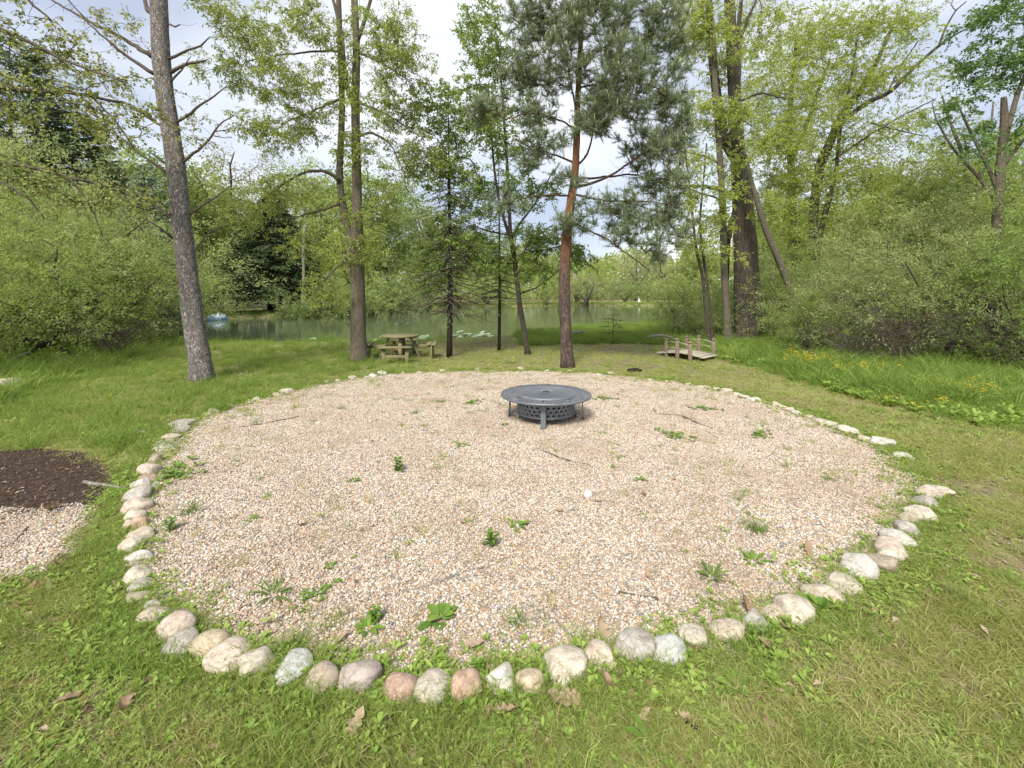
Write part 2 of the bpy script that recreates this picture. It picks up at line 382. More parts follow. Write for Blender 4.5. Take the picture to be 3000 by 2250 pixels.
# ------------------------------------------------------------------ terrain and pond
WZ = -0.25
shore = [(-300, 965), (100, 985), (350, 1003), (560, 1008), (750, 1015), (950, 1008), (1250, 1003), (1400, 993), (1550, 985), (1650, 972), (1800, 966), (1950, 950),
         (2050, 935), (2170, 915), (2100, 898), (1950, 897), (1850, 897), (1700, 895), (1600, 897), (1400, 901), (1250, 904), (1130, 907), (1000, 919),
         (900, 927), (800, 932), (640, 936), (500, 940), (300, 948), (0, 955), (-300, 960)]
poly = np.array([G(x, y, WZ)[:2] for x, y in shore])
def sdist(P):
    """signed distance to the pond outline, negative inside"""
    P = np.asarray(P, float); A = poly; B = np.roll(poly, -1, 0)
    best = np.full(len(P), 1e9); inside = np.zeros(len(P), bool)
    for a, b in zip(A, B):
        ab = b - a; t = np.clip(((P - a) @ ab) / (ab @ ab), 0, 1)
        best = np.minimum(best, np.linalg.norm(P - a - t[:, None] * ab, axis=1))
        c = (a[1] > P[:, 1]) != (b[1] > P[:, 1])
        xi = a[0] + (P[:, 1] - a[1]) / (b[1] - a[1] + 1e-12) * ab[0]
        inside ^= c & (P[:, 0] < xi)
    return np.where(inside, -best, best)
def gz(P):
    P = np.asarray(P, float).reshape(-1, 2)
    s = sdist(P) + 0.18 * np.sin(P[:, 0] * 1.7) + 0.1 * np.sin(P[:, 0] * 4.1 + 1)
    t = np.clip((s + 1.0) / 2.6, 0, 1); t = t * t * (3 - 2 * t)
    z = -0.6 * (1 - t)
    r = np.hypot(P[:, 0], P[:, 1])
    und = 0.035 * np.sin(P[:, 0] * 0.9 + 0.7) * np.sin(P[:, 1] * 0.7) + 0.02 * np.sin(P[:, 0] * 2.3) * np.sin(P[:, 1] * 2.1 + 1)
    return z + und * np.clip((s - 0.5) / 2, 0, 1) * np.clip((r - 10) / 3, 0, 1)
def gz1(x, y): return float(gz([[x, y]])[0])

def build_ground():
    u = np.linspace(-1, 1, 160); X = np.sinh(u * 4.6) / np.sinh(4.6) * 900
    u = np.linspace(0, 1, 360); Y = -30 + np.concatenate([np.linspace(0, 120, 240), 120 + np.linspace(0.02, 1, 30) ** 2 * 900])
    X = np.sort(np.concatenate([np.linspace(-45, 45, 200), X[np.abs(X) > 45]]))
    gx, gy = np.meshgrid(X, Y); P = np.c_[gx.ravel(), gy.ravel()]
    v = np.c_[P, gz(P)]; nx = len(X); ny = len(Y)
    i = (np.arange(ny - 1)[:, None] * nx + np.arange(nx - 1)[None]).ravel()
    mb = MB(); mb.add(v, np.c_[i, i + 1, i + nx + 1, i + nx]); mb.smooth = True
    tag(mb.build('ground', M['ground']), kind='structure')
build_ground()
mb = MB(); xs = [-60, 60]; mb.add([[-60, 8, WZ], [60, 8, WZ], [60, 100, WZ], [-60, 100, WZ]], [[0, 1, 2, 3]])
tag(mb.build('water', M['water']), kind='structure')

# gravel bed outline (ground plane), measured from the photo
bed_px = [(372, 1560), (378, 1650), (410, 1750), (480, 1830), (560, 1890), (680, 1925), (930, 1985), (1170, 2010), (1370, 2005), (1560, 1990), (1750, 1940), (1950, 1905), (2150, 1858),
          (2320, 1792), (2480, 1700), (2590, 1620), (2665, 1530), (2690, 1440), (2640, 1350), (2540, 1290), (2400, 1230), (2250, 1182), (2100, 1142), (1900, 1112), (1660, 1090), (1450, 1088),
          (1300, 1090), (1110, 1100), (960, 1125), (830, 1155), (690, 1188), (600, 1222), (520, 1262), (470, 1320), (430, 1385), (395, 1460)]
bed = np.array([G(x, y)[:2] for x, y in bed_px])
def smooth_closed(P, k=4, amp=0.03, seed=1):
    n = len(P); out = []; r = np.random.default_rng(seed)
    for i in range(n):
        p0, p1, p2, p3 = P[(i - 1) % n], P[i], P[(i + 1) % n], P[(i + 2) % n]
        for j in range(k):
            t = j / k
            out.append(0.5 * ((2 * p1) + (-p0 + p2) * t + (2 * p0 - 5 * p1 + 4 * p2 - p3) * t * t + (-p0 + 3 * p1 - 3 * p2 + p3) * t ** 3) + r.normal(0, amp, 2))
    return np.array(out)
def inpoly(P, poly):
    P = np.asarray(P); ins = np.zeros(len(P), bool); B = np.roll(poly, -1, 0)
    for a, b in zip(poly, B):
        c = (a[1] > P[:, 1]) != (b[1] > P[:, 1])
        xi = a[0] + (P[:, 1] - a[1]) / (b[1] - a[1] + 1e-12) * (b[0] - a[0])
        ins ^= c & (P[:, 0] < xi)
    return ins
def polydist(P, poly):
    P = np.asarray(P, float); best = np.full(len(P), 1e9)
    for a, b in zip(poly, np.roll(poly, -1, 0)):
        ab = b - a; t = np.clip(((P - a) @ ab) / (ab @ ab), 0, 1)
        best = np.minimum(best, np.linalg.norm(P - a - t[:, None] * ab, axis=1))
    return best
def sheet(name, poly, z, mat):
    c = poly.mean(0); n = len(poly); mb = MB()
    v = np.vstack([np.c_[poly, np.full(n, z)], [c[0], c[1], z]])
    i = np.arange(n); mb.add(v, None, np.c_[i, (i + 1) % n, np.full(n, n)])
    return tag(mb.build(name, mat), kind='structure')
bed_s = smooth_closed(bed); sheet('gravel_bed', bed_s, 0.006, M['gravel_base'])
patch = smooth_closed(np.array([G(x, y)[:2] for x, y in [(-160, 1520), (0, 1500), (120, 1495), (215, 1480), (245, 1530), (225, 1590), (190, 1640), (90, 1675), (-20, 1700), (-160, 1700)]]), amp=0.015)
sheet('gravel_path', patch, 0.006, M['gravel_base'])
mulch = smooth_closed(np.array([G(x, y)[:2] for x, y in [(-160, 1340), (0, 1325), (150, 1318), (280, 1340), (345, 1385), (310, 1440), (255, 1490), (120, 1515), (0, 1530), (-160, 1560)]]), amp=0.02)
sheet('mulch_patch', mulch, 0.011, M['mulch'])

# ------------------------------------------------------------------ scatter (geometry nodes) for what nobody could count
def proto_coll(name, meshes):
    c = bpy.data.collections.new(name)
    for i, me in enumerate(meshes):
        o = bpy.data.objects.new('%s_%02d' % (name, i), me); c.objects.link(o)
    return c
def scatter(name, pts, coll, rng, smin=0.8, smax=1.2, tint=None, tilt=0.1, scl=None, nproto=1):
    n = len(pts); me = bpy.data.meshes.new(name); me.vertices.add(n)
    me.vertices.foreach_set('co', np.asarray(pts, np.float32).ravel())
    rot = np.c_[rng.normal(0, tilt, n), rng.normal(0, tilt, n), rng.uniform(0, 2 * pi, n)].astype(np.float32)
    a = me.attributes.new('rot', 'FLOAT_VECTOR', 'POINT'); a.data.foreach_set('vector', rot.ravel())
    s = rng.uniform(smin, smax, n) * (1 if scl is None else scl)
    a = me.attributes.new('scl', 'FLOAT', 'POINT'); a.data.foreach_set('value', s.astype(np.float32))
    a = me.attributes.new('idx', 'INT', 'POINT'); a.data.foreach_set('value', rng.integers(0, nproto, n).astype(np.int32))
    a = me.attributes.new('itint', 'FLOAT', 'POINT'); a.data.foreach_set('value', (rng.uniform(0, 1, n) if tint is None else tint).astype(np.float32))
    o = bpy.data.objects.new(name, me); COL.objects.link(o)
    ng = bpy.data.node_groups.new(name + '_scatter', 'GeometryNodeTree')
    ng.interface.new_socket(name='Geometry', in_out='INPUT', socket_type='NodeSocketGeometry')
    ng.interface.new_socket(name='Geometry', in_out='OUTPUT', socket_type='NodeSocketGeometry')
    gi = ng.nodes.new('NodeGroupInput'); go = ng.nodes.new('NodeGroupOutput')
    ci = ng.nodes.new('GeometryNodeCollectionInfo'); ci.inputs['Collection'].default_value = coll; ci.inputs['Separate Children'].default_value = True
    ip = ng.nodes.new('GeometryNodeInstanceOnPoints'); ip.inputs['Pick Instance'].default_value = True
    def at(nm, ty):
        x = ng.nodes.new('GeometryNodeInputNamedAttribute'); x.data_type = ty; x.inputs['Name'].default_value = nm
        return x.outputs['Attribute']
    ng.links.new(gi.outputs[0], ip.inputs['Points']); ng.links.new(ci.outputs[0], ip.inputs['Instance'])
    ng.links.new(at('idx', 'INT'), ip.inputs['Instance Index'])
    er = ng.nodes.new('FunctionNodeEulerToRotation'); ng.links.new(at('rot', 'FLOAT_VECTOR'), er.inputs[0]); ng.links.new(er.outputs[0], ip.inputs['Rotation'])
    ng.links.new(at('scl', 'FLOAT'), ip.inputs['Scale']); ng.links.new(ip.outputs[0], go.inputs[0])
    m = o.modifiers.new('scatter', 'NODES'); m.node_group = ng
    return o

def ico(sub=1):
    import bmesh
    b = bmesh.new(); bmesh.ops.create_icosphere(b, subdivisions=sub, radius=1)
    v = np.array([x.co[:] for x in b.verts]); f = np.array([[q.index for q in p.verts] for p in b.faces]); b.free()
    return v, f
ICO1 = ico(1); ICO2 = ico(2)

# pebbles: tiles of pebbles, each pebble real geometry
rng = np.random.default_rng(5)
tiles = []
for k in range(8):
    mb = MB(); mb.smooth = True
    for j in range(230):
        x, y = rng.uniform(-0.1, 0.1, 2)
        if np.hypot(x, y) > 0.105: continue
        s = (0.0036 + 0.0075 * rng.uniform() ** 2.2) * np.array([1, rng.uniform(0.65, 1), rng.uniform(0.5, 0.8)])
        v = ICO1[0] * (1 + rng.normal(0, 0.07, (12, 1))) * s
        v = v @ rotz(rng.uniform(0, 6.28)).T + [x, y, rng.uniform(0.001, 0.008)]
        mb.add(v, None, ICO1[1], rng.uniform(0, 0.999))
    tiles.append(mb.mesh('pebbles', M['pebble']))
peb = proto_coll('pebble_tile', tiles)
def grid_pts(poly, step, rng, margin=0.0):
    lo = poly.min(0); hi = poly.max(0)
    gx, gy = np.meshgrid(np.arange(lo[0], hi[0], step), np.arange(lo[1], hi[1], step))
    P = np.c_[gx.ravel(), gy.ravel()] + rng.uniform(-step * 0.35, step * 0.35, (gx.size, 2))
    return P[inpoly(P, poly)]
P = grid_pts(bed_s, 0.098, rng); P2 = grid_pts(patch, 0.098, rng)
P = np.vstack([P, P2]); n = len(P)
tag(scatter('gravel', np.c_[P, np.full(n, 0.006)], peb, rng, 0.85, 1.25, tilt=0.02, nproto=8), kind='stuff')

# ---- grass tufts
def blade(mb, base, d, L, W, bend, tint, rng):
    """vectorised curved blades, 2 segments"""
    n = len(base); side = unit(np.cross(d, rng.normal(0, 1, (n, 3)) * [1, 1, 0.2] + 1e-3))
    W = np.broadcast_to(W, n)[:, None]; L = np.broadcast_to(L, n)[:, None]
    hd = unit(d * [1, 1, 0]); b = np.broadcast_to(bend, n)[:, None]
    m = base + d * L * 0.55; tip = m + unit(d + hd * b - [0, 0, 1] * b * 0.5) * L * 0.5
    v = np.stack([base - side * W / 2, base + side * W / 2, m + side * W * 0.4, m - side * W * 0.4, tip], 1).reshape(-1, 3)
    i = np.arange(n)[:, None] * 5
    mb.add(v, i + [[0, 1, 2, 3]], i + [[3, 2, 4]], np.repeat(np.broadcast_to(tint, n), 5))
def tuft_mesh(n, rad, Lr, W, zup, seed, mat='grass', bend=0.8, tr=(0, 1)):
    r = np.random.default_rng(seed); mb = MB()
    a = r.uniform(0, 2 * pi, n); q = rad * np.sqrt(r.uniform(0, 1, n))
    base = np.c_[q * np.cos(a), q * np.sin(a), np.full(n, -0.004)]
    d = rnd_dirs(r, n, 1.0); d[:, 2] = np.abs(d[:, 2]) * zup + 0.25; d = unit(d)
    blade(mb, base, d, r.uniform(*Lr, n), r.uniform(0.7, 1.2, n) * W, r.uniform(0.2, 1.4, n) * bend, r.uniform(*tr, n), r)
    return mb.mesh('tuft', M[mat])
lawn_near = proto_coll('lawn_tuft_fine', [tuft_mesh(64, 0.09, (0.025, 0.065), 0.0026, 0.8, 100 + k) for k in range(4)] + [tuft_mesh(50, 0.07, (0.05, 0.11), 0.003, 1.1, 104 + k) for k in range(2)])
lawn_far = proto_coll('lawn_tuft_wide', [tuft_mesh(60, 0.16, (0.03, 0.08), 0.0045, 0.9, 130 + k) for k in range(5)])
rough = proto_coll('rough_tuft', [tuft_mesh(55, 0.10, (0.08, 0.22), 0.0045, 2.0, 150 + k, 'tallgrass') for k in range(5)])
tall = proto_coll('tall_tuft', [tuft_mesh(60, 0.13, (0.22, 0.5), 0.009, 2.6, 170 + k, 'tallgrass', 0.9) for k in range(5)])
straw = proto_coll('straw_bits', [tuft_mesh(16, 0.10, (0.03, 0.09), 0.0022, 0.12, 190 + k, 'straw', 0.2) for k in range(4)])

# broad leaved ground cover (plantain, clover, violets) as small rosettes
def rosette(mb, c, n, L, W, rng, up=0.5, tint=(0.2, 0.9), lobes=False):
    a = rng.uniform(0, 2 * pi) + np.arange(n) * 2.4
    for k in range(n):
        d = np.array([cos(a[k]), sin(a[k]), up * rng.uniform(0.4, 1.6)]); d = d / np.linalg.norm(d)
        s = np.array([-sin(a[k]), cos(a[k]), 0]); l = L * rng.uniform(0.6, 1.1); ww = W * rng.uniform(0.7, 1.2)
        upv = np.cross(d, s) * -1
        st = c + d * l * 0.15
        pr = [(0.0, 0.12), (0.3, 0.85), (0.6, 1.0), (0.85, 0.55), (1.0, 0.04)]
        v = []
        for t, wd in pr:
            m = st + d * l * t - np.array([0, 0, 1]) * l * 0.35 * t * t
            lift = 0.18 * ww * wd
            v += [m - s * ww * wd / 2 + [0, 0, lift], m, m + s * ww * wd / 2 + [0, 0, lift]]
        q = []
        for j in range(4): q += [[3 * j, 3 * j + 1, 3 * j + 4, 3 * j + 3], [3 * j + 1, 3 * j + 2, 3 * j + 5, 3 * j + 4]]
        mb.add(np.array(v), q, None, rng.uniform(*tint))
def cover_mesh(seed, n, rad, L, W, k, up=0.5):
    r = np.random.default_rng(seed); mb = MB()
    for _ in range(n):
        a = r.uniform(0, 6.28); q = rad * math.sqrt(r.uniform(0, 1))
        rosette(mb, np.array([q * cos(a), q * sin(a), r.uniform(0.0, 0.015)]), k, L * r.uniform(0.6, 1.2), W * r.uniform(0.6, 1.2), r, up)
    return mb.mesh('cover', M['weed'])
cover = proto_coll('cover_patch', [cover_mesh(200 + k, 9, 0.10, 0.034, 0.014, 4, 1.0) for k in range(4)] + [cover_mesh(210, 2, 0.07, 0.055, 0.014, 6, 0.7), cover_mesh(211, 12, 0.09, 0.018, 0.014, 3, 1.2)])

def area_pts(n, x0, x1, y0, y1, rng, pw=1.0):
    """random ground points seen by the camera cone, denser near the camera"""
    u = rng.uniform(0, 1, n); y = y0 * (y1 / y0) ** u if pw == 1 else y0 + (y1 - y0) * u ** pw
    x = rng.uniform(-1, 1, n) * (1.22 * y + 0.6)
    P = np.c_[x, y]; return P[(x > x0) & (x < x1)]
rng = np.random.default_rng(11)
def lowf(P, s, seed=0.0):
    return np.array([mnoise.noise((p[0] * s + seed, p[1] * s - seed, seed)) for p in P])
def bare(P, bd=0.06):
    d = polydist(P, bed_s); i = inpoly(P, bed_s) & (d > bd)
    return i | inpoly(P, patch) | inpoly(P, mulch)
def zc(P): return np.c_[P, gz(P)]
# mown edge on the right and rough edge on the left (ground points)
mow = np.array([G(x, y)[:2] for x, y in [(2000, 1030), (2100, 1050), (2300, 1112), (2600, 1192), (2900, 1255), (3100, 1300), (4200, 1500)]])
def right_rough(P):
    x = np.interp(P[:, 1], mow[::-1, 1], mow[::-1, 0]); return (P[:, 0] > x) & (P[:, 1] < 16.2)
edgeL = np.array([G(x, y)[:2] for x, y in [(-800, 1500), (-100, 1230), (100, 1150), (300, 1090), (420, 1040), (520, 1015)]])
def left_rough(P):
    x = np.interp(P[:, 1], edgeL[:, 1], edgeL[:, 0]); return (P[:, 0] < x)

P = area_pts(22000, -9, 9, 1.15, 6.5, rng); P = P[~bare(P)]
lf = lowf(P, 1.3) + 0.6 * lowf(P, 4.0, 31.0); keep = rng.uniform(-0.55, 0.55, len(P)) < 1.3 * lf + np.where(P[:, 0] > 0.5, -0.02, 0.06)
P = P[keep]; tg = np.clip(0.45 + 0.5 * lowf(P, 0.5, 3.0) + 0.45 * lowf(P, 2.2, 9.0) + np.where(P[:, 0] > 0.6, 0.16, -0.02), 0, 1)
tag(scatter('lawn_grass', zc(P), lawn_near, rng, 0.7, 1.3, tint=tg, nproto=6), kind='stuff')
P = area_pts(22000, -26, 26, 4.5, 26, rng, 1.3); P = P[~bare(P) & (sdist(P) > 0.1)]
lf = lowf(P, 0.9, 4.0); P = P[rng.uniform(-1.0, 0.6, len(P)) < lf + 0.35]
tg = np.clip(0.62 + 0.45 * lowf(P, 0.35, 5.0) + 0.3 * lowf(P, 1.5, 2.0), 0, 1)
tag(scatter('lawn_grass_beyond', zc(P), lawn_far, rng, 0.7, 1.35, tint=tg, nproto=5), kind='stuff')
P = area_pts(2600, -9, 9, 1.15, 7.5, rng); P = P[~bare(P)]; P = P[rng.uniform(-0.5, 0.9, len(P)) < lowf(P, 1.6, 40.0) + np.where(P[:, 0] < 0, 0.0, -0.3)]
tag(scatter('long_grass_clumps', zc(P), rough, rng, 0.35, 0.85, tint=rng.uniform(0.2, 1.0, len(P)), nproto=5), kind='stuff')
# ground cover in the near lawn, thick on the left, thin on the right
P = area_pts(9500, -7, 7, 1.15, 6.0, rng); P = P[~bare(P, 0.12)]
lf = lowf(P, 1.0, 7.0); P = P[rng.uniform(-0.6, 1.0, len(P)) < lf + 0.7 * lowf(P, 3.0, 5.0) + np.where(P[:, 0] < 0.2, 0.62, -0.08)]
tag(scatter('broadleaf_ground_cover', zc(P), cover, rng, 0.6, 1.2, nproto=6), kind='stuff')
P = area_pts(3600, -26, 26, 5.5, 14, rng, 1.2); P = P[~bare(P) & (sdist(P) > 0.3)]
P = P[rng.uniform(-0.6, 1.0, len(P)) < lowf(P, 0.8, 17.0) + 0.1]
tag(scatter('broadleaf_ground_cover_beyond', zc(P), cover, rng, 1.0, 2.0, nproto=6), kind='stuff')
# straw and dry thatch
P = area_pts(13000, -9, 9, 1.15, 10, rng); P = P[~bare(P)]
tag(scatter('dry_thatch', zc(P), straw, rng, 0.7, 1.3, nproto=4), kind='stuff')
# rough grass: left meadow, right border, shore
P = area_pts(12000, -30, 30, 5.0, 20, rng, 1.1); s = sdist(P)
k = (s > -0.35) & ~bare(P) & ((left_rough(P) & (rng.uniform(0, 1, len(P)) < 0.8)) | right_rough(P) | (s < 0.8) | ((P[:, 0] < -3.6) & (rng.uniform(0, 1, len(P)) < 0.55)) | ((P[:, 0] < -2.2) & (P[:, 1] > 7) & (rng.uniform(0, 1, len(P)) < 0.2)))
P = P[k]; tg = np.clip(0.5 + 0.6 * lowf(P, 0.6, 8.0), 0, 1)
tag(scatter('rough_grass', zc(P), rough, rng, 0.7, 1.4, tint=tg, nproto=5), kind='stuff')
P = area_pts(7000, -30, 30, 7.0, 19, rng, 1.0); s = sdist(P)
k = (s > -0.5) & ((right_rough(P) & (np.interp(P[:, 1], mow[::-1, 1], mow[::-1, 0]) < P[:, 0] - 0.35)) | ((s < 0.9) & ((P[:, 0] > 0.3) | (P[:, 0] < -6.5)) ) | (left_rough(P) & (P[:, 0] < -7) & (rng.uniform(0, 1, len(P)) < 0.5)))
k &= rng.uniform(-0.8, 0.8, len(P)) < lowf(P, 1.0, 12.0) + 0.25
P = P[k]
tag(scatter('tall_grass', zc(P), tall, rng, 0.75, 1.4, nproto=5), kind='stuff')
P = np.c_[rng.uniform(-16, 16, 26000), rng.uniform(12, 30, 26000)]; s = sdist(P); near = poly[(poly[:, 1] < 30)]
k = (s > -0.5) & (P[:, 1] > 15.4 + 0.5 * lowf(P, 0.8, 3.0)) & (P[:, 1] < 29) & (P[:, 0] > 0.3 + 0.4 * lowf(P, 0.9, 8.0)) & (rng.uniform(-0.8, 0.5, len(P)) < lowf(P, 0.8, 66.0) + 0.2) & (P[:, 0] < P[:, 1] * 0.6); P = P[k]
tag(scatter('shore_grass', zc(P), tall, rng, 0.5, 1.0, tint=np.clip(0.55 + 0.5 * lowf(P, 0.7, 30.0), 0, 1), nproto=5), kind='stuff')
# far bank meadow
P = np.c_[rng.uniform(-60, 50, 40000), rng.uniform(24, 95, 40000)]; s = sdist(P); P = P[(s > 0.0) & (s < 7)]
tag(scatter('far_bank_grass', zc(P), tall, rng, 0.5, 1.0, tint=rng.uniform(0.4, 1, len(P)), nproto=5), kind='stuff')
# broad leaved border plants, right
border = proto_coll('border_plant', [cover_mesh(230 + k, 8, 0.14, 0.15, 0.055, 7, 1.4) for k in range(4)])
P = area_pts(2600, 0, 16, 6.0, 14, rng, 1.0); P = P[right_rough(P)]
P2 = area_pts(1500, -16, 0, 6.5, 14, rng, 1.0); P2 = P2[left_rough(P2)]
P = np.vstack([P, P2]); tag(scatter('border_weeds', zc(P), border, rng, 0.6, 1.2, nproto=4), kind='stuff')
# grass fringing the ring of stones
n = 2400; i = rng.integers(0, len(bed_s), n); P = bed_s[i] + rng.normal(0, 0.09, (n, 2)) + unit(bed_s[i] - bed_s.mean(0)) * 0.09
tag(scatter('fringe_grass', zc(P), proto_coll('fringe_tuft', [tuft_mesh(22, 0.05, (0.05, 0.14), 0.0032, 1.6, 240 + k, 'tallgrass') for k in range(4)]), rng, 0.5, 1.1, nproto=4), kind='stuff')
n = 1100; i = rng.integers(0, len(bed_s), n); P = bed_s[i] + rng.normal(0, 0.12, (n, 2)) + unit(bed_s[i] - bed_s.mean(0)) * 0.08
tag(scatter('fringe_weeds', zc(P), cover, rng, 0.7, 1.7, nproto=6), kind='stuff')
# thin grass coming up through the gravel
n = 5000; P = np.c_[rng.uniform(-5, 5, n), rng.uniform(1.8, 10.4, n)]; P = P[inpoly(P, bed_s)]
dd = polydist(P, bed_s); P = P[rng.uniform(-0.2, 0.85, len(P)) < lowf(P, 1.2, 21.0) + 0.25 * np.exp(-dd / 0.4) + np.where(P[:, 1] > 7.3, 0.30, 0) - 0.06]
tag(scatter('gravel_seedlings', zc(P) + [0, 0, 0.008], proto_coll('seedling', [tuft_mesh(14, 0.05, (0.03, 0.10), 0.0032, 1.1, 260 + k) for k in range(4)]), rng, 0.6, 1.4, nproto=4), kind='stuff')
n = 420; P = np.c_[rng.uniform(-4.6, 4.6, n), rng.uniform(2.0, 10.2, n)]; P = P[inpoly(P, bed_s)]; P = P[lowf(P, 0.9, 33.0) > -0.1]
tag(scatter('gravel_sprouts', zc(P) + [0, 0, 0.008], proto_coll('sprout', [cover_mesh(270 + k, 3, 0.03, 0.03, 0.012, 4, 0.8) for k in range(3)] + [tuft_mesh(24, 0.03, (0.03, 0.11), 0.0035, 1.0, 275 + k, 'tallgrass') for k in range(3)]), rng, 0.5, 1.5, nproto=6), kind='stuff')

n = 9000; P = np.c_[rng.uniform(-5, 5, n), rng.uniform(1.8, 10.6, n)]; P = P[inpoly(P, bed_s)]; dd = polydist(P, bed_s)
P = P[rng.uniform(0, 1, len(P)) < np.clip(1.2 * np.exp(-dd / np.where(P[:, 1] > 6.5, 0.55, 0.17)) * (0.5 + 1.6 * lowf(P, 1.4, 50.0)), 0, 1) * 0.55]
tag(scatter('creeping_edge_grass', zc(P) + [0, 0, 0.006], lawn_near, rng, 0.6, 1.3, nproto=6), kind='stuff')
n = 5000; P = np.c_[rng.uniform(-5, 5, n), rng.uniform(1.8, 10.6, n)]; P = P[inpoly(P, bed_s)]; dd = polydist(P, bed_s)
P = P[rng.uniform(0, 1, len(P)) < np.clip(np.exp(-dd / np.where(P[:, 1] > 6.5, 0.5, 0.2)) * (0.4 + 1.6 * lowf(P, 1.7, 60.0)), 0, 1) * 0.3]
tag(scatter('creeping_edge_weeds', zc(P) + [0, 0, 0.006], cover, rng, 0.6, 1.4, nproto=6), kind='stuff')
# ---- leaf litter, pine straw and mulch chips
def litter(name, P, L, mat, rng, wr=0.5, up=0.02, zt=0.15):
    n = len(P); mb = MB(); d = rnd_dirs(rng, n, zt)
    b = np.c_[P, gz(P) + rng.uniform(0.004, up, n)]
    S = unit(np.cross(d, [0, 0, 1.0])) ; Ls = L * rng.uniform(0.6, 1.3, n)[:, None]; W = Ls * wr
    upv = np.array([0, 0, 1.0]) * W * rng.uniform(0, 0.5, n)[:, None]
    m = b + d * Ls / 2
    v = np.stack([b, m + S * W / 2 + upv, b + d * Ls, m - S * W / 2 + upv, m], 1).reshape(-1, 3)
    i = np.arange(n)[:, None] * 5
    t = np.concatenate([i + [[0, 1, 4]], i + [[1, 2, 4]], i + [[2, 3, 4]], i + [[3, 0, 4]]])
    mb.add(v, None, t, np.repeat(rng.uniform(0, 1, n), 5))
    return tag(mb.build(name, mat), kind='stuff')
P = area_pts(5200, -9, 9, 1.15, 11, rng); P = P[~inpoly(P, bed_s)]; P = P[rng.uniform(-0.6, 0.6, len(P)) < lowf(P, 0.9, 71.0) + 0.15]; litter('leaf_litter', P, 0.045, M['dead_leaf'], rng, 0.55)
i = rng.integers(0, len(bed_s), 420); P = bed_s[i] + unit(bed_s[i] - bed_s.mean(0)) * rng.uniform(0.05, 0.45, 420)[:, None] + rng.normal(0, 0.05, (420, 2)); litter('stone_edge_litter', P, 0.055, M['dead_leaf'], rng, 0.6)
n = 200; P = np.c_[rng.uniform(-4, 4, n), rng.uniform(2, 10, n)]; litter('gravel_litter', P[inpoly(P, bed_s)], 0.04, M['dead_leaf'], rng, 0.6, 0.025)
P = []
for k in range(130):
    c = np.array([rng.uniform(-3.8, 4), rng.uniform(2.4, 10)]); m = rng.integers(25, 120)
    P.append(c + rng.normal(0, 1, (m, 2)) * [rng.uniform(0.08, 0.28), rng.uniform(0.04, 0.12)])
P = np.vstack(P); P = P[inpoly(P, bed_s)]; litter('pine_straw', P, 0.06, M['pine_straw'], rng, 0.04, 0.018, 0.05)
n = 5200; lo = mulch.min(0); hi = mulch.max(0); P = rng.uniform(lo, hi, (n, 2)); P = P[inpoly(P, mulch)]
litter('mulch_chips', P, 0.045, M['chip'], rng, 0.18, 0.03, 0.35)

# ------------------------------------------------------------------ trees
LEAF = {   # leaf length, width, leaves per twig, twigs per cluster, twig length, droop
    'ash':   dict(L=0.10, W=0.030, n=11, k=6, tl=0.34, droop=0.55, mat='leaf_ash'),
    'lime':  dict(L=0.10, W=0.042, n=12, k=6, tl=0.48, droop=0.35, mat='leaf_lime'),
    'maple': dict(L=0.06, W=0.05, n=7, k=4, tl=0.28, droop=0.35, mat='leaf_maple'),
    'green': dict(L=0.08, W=0.047, n=10, k=6, tl=0.30, droop=0.3, mat='leaf_green'),
    'deep':  dict(L=0.10, W=0.06, n=9, k=6, tl=0.40, droop=0.35, mat='leaf_deep'),
    'bare':  None,
}
def resample(P, R, step):
    P = np.asarray(P, float); d = np.r_[0, np.cumsum(np.linalg.norm(np.diff(P, axis=0), axis=1))]
    n = max(3, int(d[-1] / step) + 1); s = np.linspace(0, d[-1], n)
    # smooth by Catmull-like cubic through cumulative length
    out = np.stack([np.interp(s, d, P[:, k]) for k in range(3)], 1)
    if n > 4:
        for _ in range(2): out[1:-1] = 0.25 * out[:-2] + 0.5 * out[1:-1] + 0.25 * out[2:]
    return out, np.interp(s, d, R)
def px_line(pts, d, dd=0.0):
    """pts (px, py, width px) at depth d, drifting dd metres in depth along the line"""
    n = len(pts); P = []; R = []
    for i, p in enumerate(pts):
        de = d + dd * i / max(1, n - 1); P.append(V(p[0], p[1], de)); R.append(p[2] / F * de / 2)
    return np.array(P), np.array(R)

